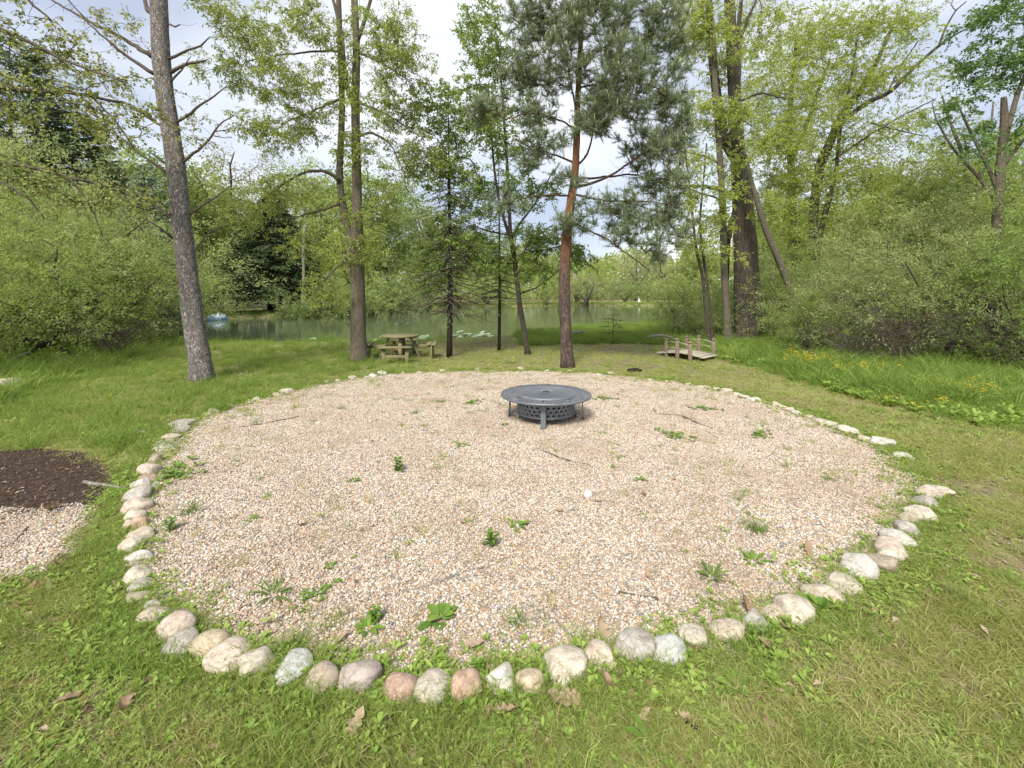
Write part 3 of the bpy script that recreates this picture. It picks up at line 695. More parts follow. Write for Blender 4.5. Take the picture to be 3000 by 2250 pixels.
class Skel:
    def __init__(s): s.p = []; s.d = []; s.par = []; s.w = []; s.fixed = []
    def line(s, P, R, parent=-1):
        D = unit(np.gradient(P, axis=0)); ids = []
        for i in range(len(P)):
            s.p.append(P[i]); s.d.append(D[i]); s.par.append(parent if i == 0 else len(s.p) - 2); s.w.append(R[i]); s.fixed.append(True); ids.append(len(s.p) - 1)
        return ids
def grow(sk, targets, rng, step=0.28, zpen=0.6, sag=0.12, minz=None, tip=0.004, maxr=0.08):
    """attach every target to the nearest suitable node by a curved branch; pipe-model radii"""
    pos = [np.array(x) for x in sk.p]; dirs = [np.array(x) for x in sk.d]; par = list(sk.par)
    nf = len(pos); base = np.array(pos)
    order = np.argsort([np.min(np.linalg.norm(base - t, axis=1)) for t in targets])
    arr = np.zeros((nf + len(targets) * 60, 3)); arr[:nf] = base; cnt = nf
    ends = []
    for oi in order:
        t = targets[oi]; A = arr[:cnt]; dv = t - A; L = np.linalg.norm(dv, axis=1)
        cost = L + zpen * np.maximum(0, A[:, 2] - t[2] + 0.15 * L)
        if minz is not None: cost = cost + np.where(A[:, 2] < minz, 3.0, 0)
        b = int(np.argmin(cost)); a = A[b].copy(); l = L[b]
        n = max(2, int(l / step) + 1); n = min(n, 55)
        d0 = dirs[b] * 0.35 + unit(dv[b]) * 0.9; c = a + unit(d0) * l * 0.45 + np.array([0, 0, sag * l]) * (0.5 if b >= nf else 1.0) + rng.normal(0, 0.06 * l, 3)
        prev = b
        for j in range(1, n + 1):
            u = j / n; q = (1 - u) ** 2 * a + 2 * u * (1 - u) * c + u * u * t
            if j < n: q = q + rng.normal(0, 0.018 * min(l, 1.5), 3)
            if cnt >= len(arr): break
            arr[cnt] = q; dirs.append(unit(q - arr[prev])); par.append(prev); prev = cnt; cnt += 1
        ends.append(prev)
    n = cnt; r = np.zeros(n); kids = [[] for _ in range(n)]
    for i in range(nf, n): kids[par[i]].append(i)
    e = 2.2
    for i in range(n - 1, nf - 1, -1):
        s_ = sum(r[k] ** e for k in kids[i]); r[i] = min(maxr, max(tip, s_ ** (1 / e) * 1.004))
    lines = []
    used = np.zeros(n, bool)
    starts = []
    for i in range(nf):
        starts += [(i, k) for k in kids[i]]
    while starts:
        a, k = starts.pop(); pl = [a]; rr = [r[k]]
        while True:
            pl.append(k); rr.append(r[k])
            if not kids[k]: break
            ks = sorted(kids[k], key=lambda q: -r[q])
            starts += [(k, q) for q in ks[1:]]; k = ks[0]
        lines.append((arr[pl].copy(), np.array(rr)))
    return lines, arr[ends], np.array([dirs[x] for x in ends])
def foliage(mb, C, Dc, st, rng, dens=1.0, scale=1.0, twmb=None, tint0=0.5):
    k = st['k']; nC = len(C)
    tw = np.repeat(np.arange(nC), k); nT = len(tw)
    td = unit(rnd_dirs(rng, nT, 0.6) + Dc[tw] * 0.6 + [0, 0, -0.15]); tl = st['tl'] * scale * rng.uniform(0.5, 1.25, nT)
    T0 = C[tw]
    if twmb is not None:
        m = T0 + td * tl[:, None] * 0.5 + [0, 0, 0.02]; e = T0 + td * tl[:, None] - [0, 0, 0.04]
        for i in range(nT): tube(twmb, [T0[i], m[i], e[i]], [0.0035, 0.0028, 0.0015], 3, cap=False)
    n = max(1, int(st['n'] * dens)); li = np.repeat(np.arange(nT), n); nL = len(li)
    u = rng.uniform(0.15, 1.0, nL)
    P = T0[li] + td[li] * (tl[li] * u)[:, None] - np.array([0, 0, 0.05]) * (u ** 2)[:, None] + rng.normal(0, 0.02, (nL, 3))
    D = unit(td[li] * 0.5 + rnd_dirs(rng, nL, 0.6) * 0.9 - np.array([0, 0, st['droop']]))
    ct = rng.uniform(0.2, 0.8, nC)
    tint = np.clip(np.repeat(np.repeat(ct, k), n) + rng.normal(0, 0.16, nL) + (tint0 - 0.5), 0, 1)
    s = scale ** 0.5
    leaves(mb, P, D, st['L'] * s * rng.uniform(0.6, 1.2, nL), st['W'] * s * rng.uniform(0.7, 1.2, nL), tint, rng, 0.25)
def needles(mb, C, Dc, rng, per=16, L=0.075, W=0.006, tint=0.5):
    n = len(C); i = np.repeat(np.arange(n), per); m = len(i)
    P = C[i] - Dc[i] * rng.uniform(0, 0.12, m)[:, None] + rng.normal(0, 0.004, (m, 3))
    D = unit(Dc[i] * 0.75 + rnd_dirs(rng, m)); S = unit(np.cross(D, rng.normal(0, 1, (m, 3))))
    l = (L * rng.uniform(0.7, 1.2, m))[:, None]
    v = np.stack([P - S * W / 2, P + S * W / 2, P + D * l], 1).reshape(-1, 3)
    ct = np.clip(rng.normal(tint, 0.2, n), 0, 1)
    mb.add(v, None, np.arange(m * 3).reshape(-1, 3), np.repeat(np.clip(ct[i] + rng.normal(0, 0.1, m), 0, 1), 3))

def blob_targets(blobs, d, rng):
    out = []
    for b in blobs:
        px, py, rx, ry, rd, dd, n = b
        c = V(px, py, d + dd); s = (d + dd) / F
        q = rnd_dirs(rng, n) * (rng.uniform(0, 1, n) ** 0.45)[:, None]
        out.append(c + q * [rx * s, rd, ry * s])
    T = np.vstack(out)
    return T[T[:, 2] > 0.3]

def make_tree(name, label, cat, d, base_px, stems, limbs=(), blobs=(), style='ash', bark='bark_grey', seed=1, group=None, dens=1.0, scale=1.0,
              limb_px=3.2, zpen=0.6, sag=0.12, minz=None, pine=False, twigs=True, tip=0.004, maxr=0.08, sides=14, twig_mat=None, tint0=0.5, maxlimb=40, limb_mat=None, flare=1.35):
    rng = np.random.default_rng(seed); b0 = V(base_px[0], base_px[1], d); b0[2] = gz1(b0[0], b0[1]) - 0.05
    root = empty(name, b0, label, cat, group); sk = Skel()
    for k, s_ in enumerate(stems):
        pts, dd = (s_ if isinstance(s_, tuple) else (s_, 0.0))
        P, R = px_line(pts, d, dd)
        if k == 0: P[0, 2] = b0[2]
        P, R = resample(P, R, 0.22 if d < 20 else 0.8)
        if k == 0:
            zz = P[:, 2] - b0[2]; R = R * (1 + (flare - 1) * np.exp(-zz / 0.14))
        sk.line(P, R)
        mb = MB(); mb.smooth = True
        tube(mb, P, R, sides, wob=0.025, seed=seed + k); mb.build('trunk', M[bark], root, b0)
    if k == 0 and flare > 1.3 and d < 14:
        mb = MB(); mb.smooth = True; r0 = R[2]
        for a in np.arange(5) * 1.256 + rng.uniform(0, 1):
            u = np.array([cos(a), sin(a), 0]); st = np.array([b0[0], b0[1], 0])
            tube(mb, [st + u * r0 * 0.55 + [0, 0, 0.22], st + u * r0 * 0.95 + [0, 0, 0.08], st + u * r0 * 1.45 + [0, 0, 0.01], st + u * r0 * 1.9 - [0, 0, 0.05]], [r0 * 0.4, r0 * 0.4, r0 * 0.3, r0 * 0.15], 8)
        mb.build('root_flare', M[bark], root, b0)
    twmb = MB()
    for l in limbs:
        pts, dd = (l if isinstance(l, tuple) else (l, 0.0))
        P, R = px_line(pts, d, dd); P, R = resample(P, R, 0.12 if d < 20 else 0.6)
        P[1:-1] += rng.normal(0, 0.008, (len(P) - 2, 3))
        sk.line(P, R); mb = MB(); mb.smooth = True; tube(mb, P, np.maximum(R, 0.003), 7); mb.build('limb', M[limb_mat or bark], root, b0)
        if pts[0][2] < 30:       # short side twigs
            for j in range(int(len(P) * 0.5)):
                i = rng.integers(len(P) // 4, len(P)); dv = unit(rnd_dirs(rng, 1, 0.7)[0] + unit(P[-1] - P[0]) * 0.8)
                l_ = rng.uniform(0.08, 0.45); m = P[i] + dv * l_ * 0.5 + rng.normal(0, 0.02, 3)
                tube(twmb, [P[i], m, P[i] + dv * l_ + [0, 0, rng.uniform(-0.05, 0.08)]], [0.0045, 0.0035, 0.002], 3, cap=False)
    if len(blobs):
        T = blob_targets(blobs, d, rng)
        lines, ends, edirs = grow(sk, T, rng, zpen=zpen, sag=sag, minz=minz, tip=tip, maxr=maxr, step=(0.4 if pine else 0.28) if d < 20 else 1.0)
        thr = limb_px / F * d / 2; nl = 0
        lines.sort(key=lambda x: -x[1][0])
        for P, R in lines:
            if R[0] > thr and nl < maxlimb:
                mb = MB(); mb.smooth = True; tube(mb, P, R, 7); mb.build('limb', M[limb_mat or bark], root, b0); nl += 1
            else: tube(twmb, P, R, 4 if R[0] < 0.012 else 5, cap=False)
        if pine:
            nT = 9; i = np.repeat(np.arange(len(ends)), nT)
            dd_ = unit(edirs[i] * 0.5 + rnd_dirs(rng, len(i), 0.7) + [0, 0, 0.35]); ln = rng.uniform(0.1, 0.34, len(i)) * scale
            E = ends[i] + dd_ * ln[:, None]
            for a_, b_ in zip(ends[i], E): tube(twmb, [a_, b_], [0.005, 0.003], 3, cap=False)
            C = np.vstack([E, ends[i] + dd_ * (ln * 0.55)[:, None]]); DD = np.vstack([dd_, dd_])
            fm = MB(); needles(fm, C, DD, rng, per=int(12 * dens), L=0.10, W=0.009, tint=0.5)
            fm.build('crown', M['needle_pine'], root, b0, kind='stuff')
            cm = MB(); sel = rng.choice(len(E), int(len(E) * 0.15), replace=False)
            for j in sel:
                if E[j][2] < 2.6: continue
                h = rng.uniform(0.06, 0.17); top = E[j] + [rng.normal(0, 0.012), rng.normal(0, 0.012), h]
                tube(cm, [E[j], (E[j] + top) / 2, top], [0.006, 0.0075, 0.0025], 4, rng.uniform(0.2, 1))
            cm.build('candles', M['candle'], root, b0, kind='stuff')
        elif style != 'bare':
            fm = MB(); foliage(fm, ends, edirs, LEAF[style], rng, dens, scale, twmb if (twigs and d < 20) else None, tint0)
            fm.build('crown', M[LEAF[style]['mat']], root, b0, kind='stuff')
    if twmb.n: twmb.smooth = True; twmb.build('twigs', M[twig_mat or 'twig'], root, b0, kind='stuff')
    return root

# --- leaning silver barked tree, left foreground
birch = [(594, 1125, 62), (590, 1080, 58), (580, 1020, 56), (568, 950, 54), (550, 800, 51), (531, 640, 49), (511, 450, 48), (486, 300, 45), (471, 167, 46), (465, 0, 44), (458, -160, 38), (450, -330, 30)]
make_tree('silver_barked_tree', 'leaning rough silver barked tree with dead side branches at the left of the lawn', 'tree', 2399 / (1117 - HY), (594, 1117), [birch],
    limbs=[([(447, 167, 14), (362, 113, 10), (253, 59, 7), (154, 0, 5), (60, -60, 3)], 0.6), ([(452, 217, 12), (375, 167, 9), (316, 122, 6), (262, 72, 4), (190, -10, 3)], -0.4),
           [(497, 172, 9), (543, 147, 7), (583, 142, 6), (615, 108, 3)], [(502, 212, 12), (534, 190, 9), (570, 183, 7), (610, 175, 3)], ([(500, 240, 7), (530, 210, 5), (548, 185, 3), (560, 165, 2)], -0.2),
           ([(518, 357, 9), (556, 332, 8), (601, 298, 6), (642, 271, 4), (667, 249, 3)], -0.3), [(538, 475, 9), (583, 438, 8), (624, 398, 6), (633, 371, 5), (687, 337, 3)], [(628, 385, 4), (650, 382, 3), (670, 380, 2)],
           [(628, 398, 4), (655, 405, 2), (680, 403, 2)], [(556, 628, 8), (601, 597, 6), (642, 574, 5), (671, 545, 3)], [(560, 741, 5), (588, 714, 5), (610, 678, 4), (651, 664, 3)],
           ([(490, 506, 9), (430, 465, 6), (380, 425, 4), (330, 385, 2)], 0.5), [(488, 480, 6), (445, 450, 4)], ([(505, 640, 9), (450, 600, 6), (385, 560, 4), (330, 530, 2)], 0.4), ([(510, 700, 8), (478, 672, 5), (425, 642, 3)], -0.4),
           ([(480, 375, 8), (450, 350, 6), (400, 322, 4), (340, 300, 2)], 0.5), [(495, 70, 6), (515, 78, 5), (528, 72, 3)], ([(465, 45, 24), (437, 38, 14), (425, 15, 10), (418, -40, 8)], 0.2), ([(470, 30, 10), (490, -10, 8), (520, -60, 5)], 0.1)],
    blobs=[(560, 330, 60, 80, 0.3, 0, 9), (600, 430, 50, 30, 0.3, 0, 7), (330, 80, 130, 70, 0.6, 0, 22), (230, 200, 90, 60, 0.5, 0.3, 12), (380, 330, 60, 40, 0.5, 0.3, 8), (380, 560, 60, 50, 0.4, 0.2, 8)],
    style='maple', bark='bark_silver', seed=3, dens=0.8, scale=0.8, maxr=0.02, sides=20, flare=1.3, limb_mat='twig')

# --- maple outside the frame whose boughs reach in from the left
make_tree('maple_tree', 'thin leafed maple boughs reaching in from beyond the left edge', 'tree', 7.6, (-330, 1180), [[(-330, 1180, 70), (-335, 900, 62), (-345, 500, 55), (-350, 200, 48), (-360, -300, 36)]],
    limbs=[([(-345, 180, 24), (-150, 60, 16), (0, 86, 12), (90, 127, 10), (180, 172, 8), (271, 208, 6), (375, 244, 4)], -0.5), ([(-342, 330, 30), (-150, 235, 20), (0, 253, 16), (90, 267, 13), (180, 267, 11), (271, 285, 9), (384, 303, 7), (450, 357, 4)], 0.4),
           ([(-340, 560, 26), (-150, 470, 18), (0, 477, 14), (77, 486, 12), (203, 520, 10), (307, 542, 8), (407, 583, 6), (500, 630, 3)], 0.3), ([(-340, 620, 14), (-120, 500, 9), (0, 528, 7), (80, 580, 6), (130, 640, 4)], 0),
           ([(-350, 0, 20), (-100, -60, 12), (60, -20, 8), (150, 60, 5)], 0.2), ([(271, 285, 6), (340, 350, 5), (390, 430, 3)], 0.2), ([(203, 520, 6), (260, 590, 4), (300, 690, 3)], 0.1)],
    blobs=[(60, 60, 120, 60, 0.7, 0, 26), (160, 150, 120, 50, 0.6, 0, 24), (330, 225, 90, 30, 0.5, 0, 16), (60, 290, 120, 60, 0.6, 0, 26), (230, 310, 110, 50, 0.6, 0, 30), (330, 370, 80, 60, 0.5, 0, 20), (420, 330, 60, 40, 0.4, 0.1, 10),
           (100, 520, 110, 60, 0.6, 0, 22), (280, 570, 110, 50, 0.5, 0, 22), (430, 600, 70, 30, 0.4, 0, 9)],
    style='maple', bark='bark_grey', seed=8, dens=0.9, maxr=0.02, twig_mat='bark_dark')

# --- twin stemmed ash by the picnic table
make_tree('twin_stemmed_tree', 'tall forked grey tree with drooping leaves beside the picnic table', 'tree', 2399 / (1058 - HY), (1051, 1058),
    [[(1052, 1062, 50), (1051, 1020, 46), (1050, 970, 42), (1048, 800, 39), (1046, 700, 37), (1047, 600, 28), (1044, 450, 25), (1041, 310, 24), (1045, 135, 21), (1038, 0, 19), (1032, -200, 15), (1030, -420, 8)],
     ([(1044, 760, 22), (1026, 707, 24), (1015, 660, 21), (999, 571, 19), (994, 502, 19), (1000, 400, 18), (1003, 300, 17), (997, 150, 16), (992, 0, 15), (985, -200, 11)], 0.25),
     ([(1041, 320, 16), (1018, 270, 14), (1008, 200, 12), (1003, 100, 10), (960, -60, 8)], -0.3), ([(1045, 125, 13), (1066, 70, 11), (1086, 0, 9), (1120, -130, 6)], -0.2)],
    limbs=[([(994, 530, 14), (970, 506, 10), (941, 499, 9), (899, 502, 8), (852, 523, 7), (810, 555, 6), (757, 590, 4), (700, 640, 2)], -0.8), ([(994, 597, 9), (941, 618, 7), (880, 632, 5), (862, 640, 3)], -0.6),
           ([(1040, 740, 8), (1007, 765, 6), (967, 800, 5), (936, 845, 4), (915, 875, 2)], -0.6), ([(1050, 300, 9), (1100, 320, 7), (1160, 350, 5), (1230, 400, 3)], -0.8), ([(1050, 400, 9), (1085, 385, 8), (1130, 410, 6), (1150, 430, 4), (1190, 520, 3)], -0.6),
           ([(995, 290, 8), (930, 320, 6), (850, 350, 4), (780, 400, 2)], -0.9), ([(998, 150, 8), (920, 150, 6), (830, 160, 5), (720, 180, 3)], -1.0), ([(1045, 150, 8), (1110, 180, 6), (1190, 230, 4)], -1.0), ([(850, 525, 5), (830, 580, 4), (812, 660, 3), (760, 740, 2)], -0.2), ([(1000, 690, 5), (1010, 760, 4), (1035, 830, 3), (1030, 900, 2)], -0.8)],
    blobs=[(720, 90, 110, 80, 1.2, -1, 60), (820, 220, 130, 80, 1.2, -1, 62), (650, 190, 60, 50, 0.8, -1, 18), (900, 60, 90, 60, 1.2, -0.5, 40), (780, 380, 90, 60, 1.0, -1, 34), (900, 370, 70, 80, 1.0, -0.5, 30), (1120, 80, 110, 80, 1.3, -0.5, 52), (1180, 200, 100, 70, 1.1, -0.5, 45),
           (1130, 320, 110, 60, 1.0, -0.5, 40), (1200, 450, 90, 80, 0.9, -0.3, 34), (1000, 200, 60, 140, 0.6, -0.3, 34), (1040, 420, 50, 90, 0.4, -0.3, 20), (850, 560, 120, 50, 0.8, -0.8, 26), (740, 620, 80, 60, 0.7, -0.8, 22), (1060, 700, 60, 90, 0.5, -0.3, 26), (960, 850, 70, 60, 0.6, -0.6, 18), (1010, 640, 30, 60, 0.3, 0, 8), (1120, 580, 60, 60, 0.5, 0, 14), (870, 700, 70, 50, 0.5, -0.7, 12)],
    style='ash', bark='bark_grey', seed=12, dens=1.0, maxr=0.028, sides=20, flare=1.45)

# --- young many branched tree in the centre, leaning trunk
make_tree('young_leaning_tree', 'slim leaning young tree with forked stems between the spruce and the reddish pine', 'tree', 2399 / (1041 - HY), (1546, 1041),
    [([(1547, 1043, 17), (1540, 990, 15), (1523, 900, 15), (1512, 800, 14), (1505, 740, 14), (1496, 695, 14)], 0), ([(1496, 700, 12), (1478, 650, 9), (1462, 590, 8), (1448, 500, 7), (1440, 400, 6), (1430, 250, 4)], 0.3), ([(1496, 695, 12), (1492, 620, 11), (1488, 520, 10), (1480, 400, 8), (1470, 260, 6), (1460, 120, 4)], 0.0),
     ([(1500, 700, 8), (1515, 660, 7), (1540, 635, 6), (1580, 580, 5), (1620, 500, 3)], -0.3)],
    limbs=[([(1507, 755, 7), (1540, 738, 6), (1590, 735, 4), (1640, 720, 3)], -0.6), ([(1512, 775, 6), (1560, 700, 5), (1620, 660, 4)], 0.4), ([(1525, 860, 5), (1580, 840, 4), (1640, 790, 3)], 0.3), ([(1500, 690, 6), (1440, 680, 5), (1380, 660, 4)], -0.6)],
    blobs=[(1420, 180, 100, 110, 1.3, 0, 72), (1350, 330, 120, 100, 1.3, 0, 89), (1480, 380, 110, 100, 1.2, 0, 72), (1300, 480, 100, 80, 1.2, 0, 60), (1400, 560, 120, 90, 1.2, 0, 72), (1330, 700, 130, 80, 1.2, 0, 104), (1270, 800, 80, 80, 0.9, 0, 55), (1420, 760, 90, 60, 1.0, 0, 43), (1560, 700, 90, 60, 1.0, 0, 49), (1680, 740, 60, 50, 0.9, 0, 29), (1570, 800, 50, 40, 0.8, 0, 17), (1560, 560, 80, 60, 1, 0, 31), (1400, 60, 80, 60, 1, 0, 29), (1250, 330, 60, 80, 1, 0, 29)],
    style='green', bark='bark_brown', seed=21, dens=1.15, maxr=0.02, tint0=0.62)

# --- scots pine
make_tree('scots_pine', 'orange barked pine with blue green needles behind the fire pit', 'pine tree', 2399 / (1077 - HY), (1662, 1077),
    [[(1663, 1080, 40), (1661, 1030, 37), (1656, 940, 34), (1653, 850, 33), (1655, 760, 32), (1663, 660, 29), (1675, 580, 25), (1686, 500, 22), (1690, 400, 19), (1692, 300, 17), (1698, 180, 15), (1706, 40, 13), (1712, -160, 9), (1715, -350, 4)]],
    limbs=[([(1688, 548, 9), (1730, 540, 8), (1780, 520, 7), (1840, 480, 6), (1900, 440, 4)], -0.5), ([(1686, 522, 8), (1760, 520, 6), (1850, 510, 5), (1960, 540, 3)], 0.5), ([(1684, 575, 7), (1620, 572, 5), (1540, 580, 4), (1460, 605, 3)], -0.7), ([(1690, 485, 7), (1720, 460, 6), (1735, 400, 5), (1740, 330, 3)], -0.4), ([(1685, 480, 7), (1620, 450, 5), (1560, 440, 4), (1500, 400, 3)], -0.3),
           ([(1690, 380, 6), (1640, 350, 5), (1570, 330, 4), (1480, 350, 3)], -0.8), ([(1686, 570, 6), (1780, 590, 5), (1880, 590, 4), (1980, 600, 3)], -0.6), ([(1692, 260, 6), (1760, 240, 5), (1850, 230, 4), (1930, 260, 3)], -0.9), ([(1690, 340, 6), (1650, 120, 4), (1620, 20, 3)], -0.6), ([(1670, 650, 6), (1760, 690, 5), (1820, 730, 4), (1900, 790, 3)], -0.3)],
    blobs=[(1560, 60, 90, 90, 1.0, -0.3, 60), (1700, 60, 110, 110, 1.2, -0.6, 85), (1850, 60, 110, 110, 1.2, -0.3, 80), (1960, 120, 70, 130, 1.0, 0, 48), (1620, 200, 100, 70, 1.1, -0.5, 55), (1800, 220, 120, 90, 1.2, -0.6, 85), (1940, 300, 85, 100, 1.0, -0.2, 58), (1520, 230, 80, 60, 0.9, 0, 34), (1430, 330, 60, 40, 0.8, -0.4, 20),
           (1560, 330, 80, 50, 0.8, -0.3, 26), (1900, 440, 100, 60, 1.0, -0.3, 42), (1740, 360, 70, 60, 0.8, -0.6, 26), (1930, 540, 90, 40, 0.9, 0, 28), (1800, 600, 110, 30, 0.8, -0.3, 22), (1660, 660, 70, 35, 0.7, -0.3, 20), (1850, 700, 80, 40, 0.8, -0.2, 18), (1950, 740, 60, 40, 0.6, -0.1, 12), (1480, 600, 60, 25, 0.6, -0.5, 12), (1540, 470, 60, 40, 0.7, -0.1, 16), (1760, -60, 150, 60, 1.2, -0.3, 70), (1800, 330, 120, 60, 0.9, -0.5, 55), (1960, 420, 80, 90, 0.9, 0.2, 40), (1850, 640, 120, 50, 0.9, -0.2, 34), (1960, 640, 80, 60, 0.8, 0.2, 24), (1600, 420, 70, 40, 0.7, -0.3, 18), (1660, 520, 50, 40, 0.6, -0.4, 10)],
    bark='bark_pine', limb_mat='bark_orange', seed=31, pine=True, dens=1.25, maxr=0.03, sag=0.02, zpen=0.2, sides=18, twig_mat='bark_brown', limb_px=3, flare=1.2)

# --- right hand broadleaf group
LIME = dict(style='lime', dens=1.0)
make_tree('slim_forked_tree', 'thin crooked double stemmed tree left of the straight grey trunk', 'tree', 14.5, (2082, 988),
    [([(2080, 1005, 10), (2066, 900, 9), (2058, 800, 9), (2040, 740, 8), (2025, 600, 7), (2015, 500, 6), (1995, 350, 4)], 0.3), ([(2088, 1005, 9), (2078, 880, 8), (2062, 760, 8), (2048, 660, 7), (2060, 540, 5), (2070, 420, 4)], 0.2)],
    blobs=[(2000, 560, 80, 70, 1.0, 0, 30), (2040, 700, 70, 60, 0.8, 0, 22), (1960, 660, 60, 50, 0.8, 0, 14), (2050, 450, 60, 60, 0.9, 0, 18)], bark='bark_brown', seed=41, maxr=0.02, tint0=0.55, **LIME)
make_tree('straight_grey_tree', 'straight slender grey trunk just right of the garden bridge', 'tree', 2399 / (988 - HY) - 2.2, (2133, 1000),
    [[(2133, 1010, 24), (2128, 900, 21), (2122, 800, 20), (2117, 600, 19), (2105, 400, 17), (2092, 200, 15), (2075, 0, 13), (2060, -200, 9)]],
    limbs=[([(2117, 590, 7), (2090, 575, 6), (2060, 570, 5), (1990, 540, 3)], -0.5), ([(2110, 480, 8), (2060, 455, 6), (1980, 440, 4)], 0.3)],
    blobs=[(2090, 120, 80, 110, 1.2, 0, 48), (2020, 60, 60, 80, 1.0, 0, 22), (2120, 330, 70, 80, 1.0, -0.3, 38), (2150, 500, 70, 60, 0.9, 0.6, 16), (2100, 640, 60, 50, 0.8, -0.3, 22), (2150, 740, 40, 30, 0.5, -0.4, 5), (2150, 200, 60, 80, 1.0, 1.0, 26)], bark='bark_grey', seed=42, maxr=0.025, **LIME)
make_tree('great_twin_tree', 'thick furrowed twin trunk standing in the shrubs right of the slender grey trunk', 'tree', 16.5, (2188, 970),
    [([(2186, 975, 62), (2182, 900, 58), (2178, 780, 52), (2172, 620, 48), (2160, 430, 38), (2150, 250, 34), (2140, 60, 30), (2130, -150, 24)], 0), ([(2212, 975, 50), (2208, 880, 42), (2200, 740, 36), (2192, 620, 32), (2185, 520, 28)], 0.5),
     ([(2160, 470, 34), (2125, 420, 30), (2104, 316, 27), (2088, 180, 24), (2077, 20, 20), (2070, -150, 15)], 0.4), ([(2158, 330, 16), (2164, 200, 14), (2165, 60, 12), (2180, -80, 8)], -0.2), ([(2155, 620, 20), (2130, 700, 18), (2126, 820, 18)], 1.5)],
    limbs=[([(2160, 580, 16), (2130, 560, 12), (2060, 545, 9), (1990, 545, 6)], -0.8), ([(2165, 120, 10), (2190, 60, 8), (2215, 0, 6)], 0), ([(2160, 300, 8), (2230, 270, 6), (2300, 290, 4)], -1)],
    blobs=[(2050, 80, 70, 90, 1.6, 0, 40), (2230, 90, 100, 90, 1.3, 1.6, 60), (2270, 260, 110, 90, 1.3, 1.6, 60), (2230, 400, 90, 70, 1.2, 1.6, 34), (2260, 520, 90, 60, 1.2, 1.6, 34), (2170, 330, 40, 40, 0.5, -1.2, 9), (2110, 560, 50, 50, 0.8, -1.2, 12), (2280, 640, 80, 50, 1.2, 0.5, 22), (2330, 420, 90, 80, 1.5, 0.8, 36), (2040, 300, 50, 80, 1.2, 0, 18)],
    bark='bark_furrow', seed=43, maxr=0.05, sides=22, scale=1.25, **LIME)
make_tree('leaning_trunk_tree', 'slanting bare trunk leaning left over the shrubs beside the thick twin trunk', 'tree', 15.2, (2345, 960),
    [[(2375, 985, 25), (2340, 905, 22), (2312, 835, 21), (2290, 780, 20), (2245, 680, 18), (2215, 580, 15), (2198, 520, 11), (2180, 440, 7)]],
    blobs=[(2270, 600, 60, 50, 0.8, 0, 12), (2200, 450, 60, 50, 0.8, 0, 14)], bark='bark_grey', seed=44, maxr=0.02, **LIME)
make_tree('branching_tree', 'spreading yellow green tree with long bare limbs reaching up to the right', 'tree', 19.0, (2400, 960),
    [([(2395, 965, 24), (2392, 860, 20), (2391, 750, 18), (2398, 700, 17), (2415, 630, 15), (2432, 579, 13), (2450, 500, 11), (2460, 380, 9), (2490, 250, 6), (2510, 120, 4)], 0),
     ([(2380, 760, 20), (2385, 600, 24), (2400, 490, 26), (2430, 420, 24), (2470, 330, 20), (2510, 280, 17), (2560, 200, 12), (2600, 110, 8), (2640, 20, 5)], 1.2), ([(2480, 345, 14), (2540, 300, 12), (2610, 270, 11), (2680, 195, 9), (2752, 132, 8), (2800, 100, 5), (2880, 60, 3)], 1.0), ([(2750, 135, 6), (2770, 80, 5), (2800, 30, 4), (2830, 5, 3)], 1.2)],
    limbs=[([(2440, 470, 8), (2540, 400, 6), (2640, 340, 4), (2740, 290, 3)], 0.5), ([(2800, 30, 3), (2785, 15, 2), (2795, -5, 2)], 1.2), ([(2600, 270, 5), (2640, 190, 4), (2690, 120, 3)], 1), ([(2550, 360, 5), (2640, 385, 4), (2720, 400, 2)], 0.6)],
    blobs=[(2400, 120, 110, 90, 1.8, 0, 60), (2540, 90, 110, 80, 1.8, 0, 66), (2660, 70, 90, 60, 1.6, 0.5, 36), (2460, 250, 120, 80, 1.8, 0, 62), (2600, 230, 110, 60, 1.7, 0.5, 46), (2380, 380, 110, 80, 1.8, 0, 56), (2540, 400, 120, 60, 1.7, 0.3, 46), (2700, 330, 80, 60, 1.5, 0.5, 22), (2450, 520, 130, 60, 1.7, 0, 62), (2600, 520, 110, 60, 1.6, 0, 40), (2500, 640, 120, 50, 1.5, 0, 40), (2340, 560, 80, 80, 1.5, 0, 36), (2720, 500, 90, 60, 1.5, 0.5, 26), (2360, 700, 60, 60, 1.2, 0, 18), (2760, 230, 60, 40, 1.2, 0.6, 10)],
    bark='bark_brown', seed=45, maxr=0.04, scale=1.35, **LIME)
make_tree('tall_dark_stemmed_tree', 'dark stemmed yellow green tree rising behind the slanting trunk', 'tree', 23.0, (2320, 940),
    [([(2320, 950, 26), (2322, 760, 24), (2320, 600, 22), (2318, 480, 20), (2310, 350, 15), (2320, 250, 12), (2335, 100, 8)], 0), ([(2322, 460, 12), (2360, 380, 11), (2390, 280, 9), (2430, 180, 6)], 0.5)],
    blobs=[(2300, 150, 120, 100, 2.2, 0, 55), (2400, 260, 110, 90, 2.2, 0, 50), (2250, 350, 100, 90, 2.0, 0, 45), (2350, 500, 130, 90, 2.0, 0, 60), (2260, 620, 90, 80, 1.8, 0, 34), (2450, 620, 110, 60, 1.8, 0, 40), (2420, 50, 90, 60, 2, 0, 30)], bark='bark_dark', seed=46, maxr=0.04, scale=1.6, **LIME)
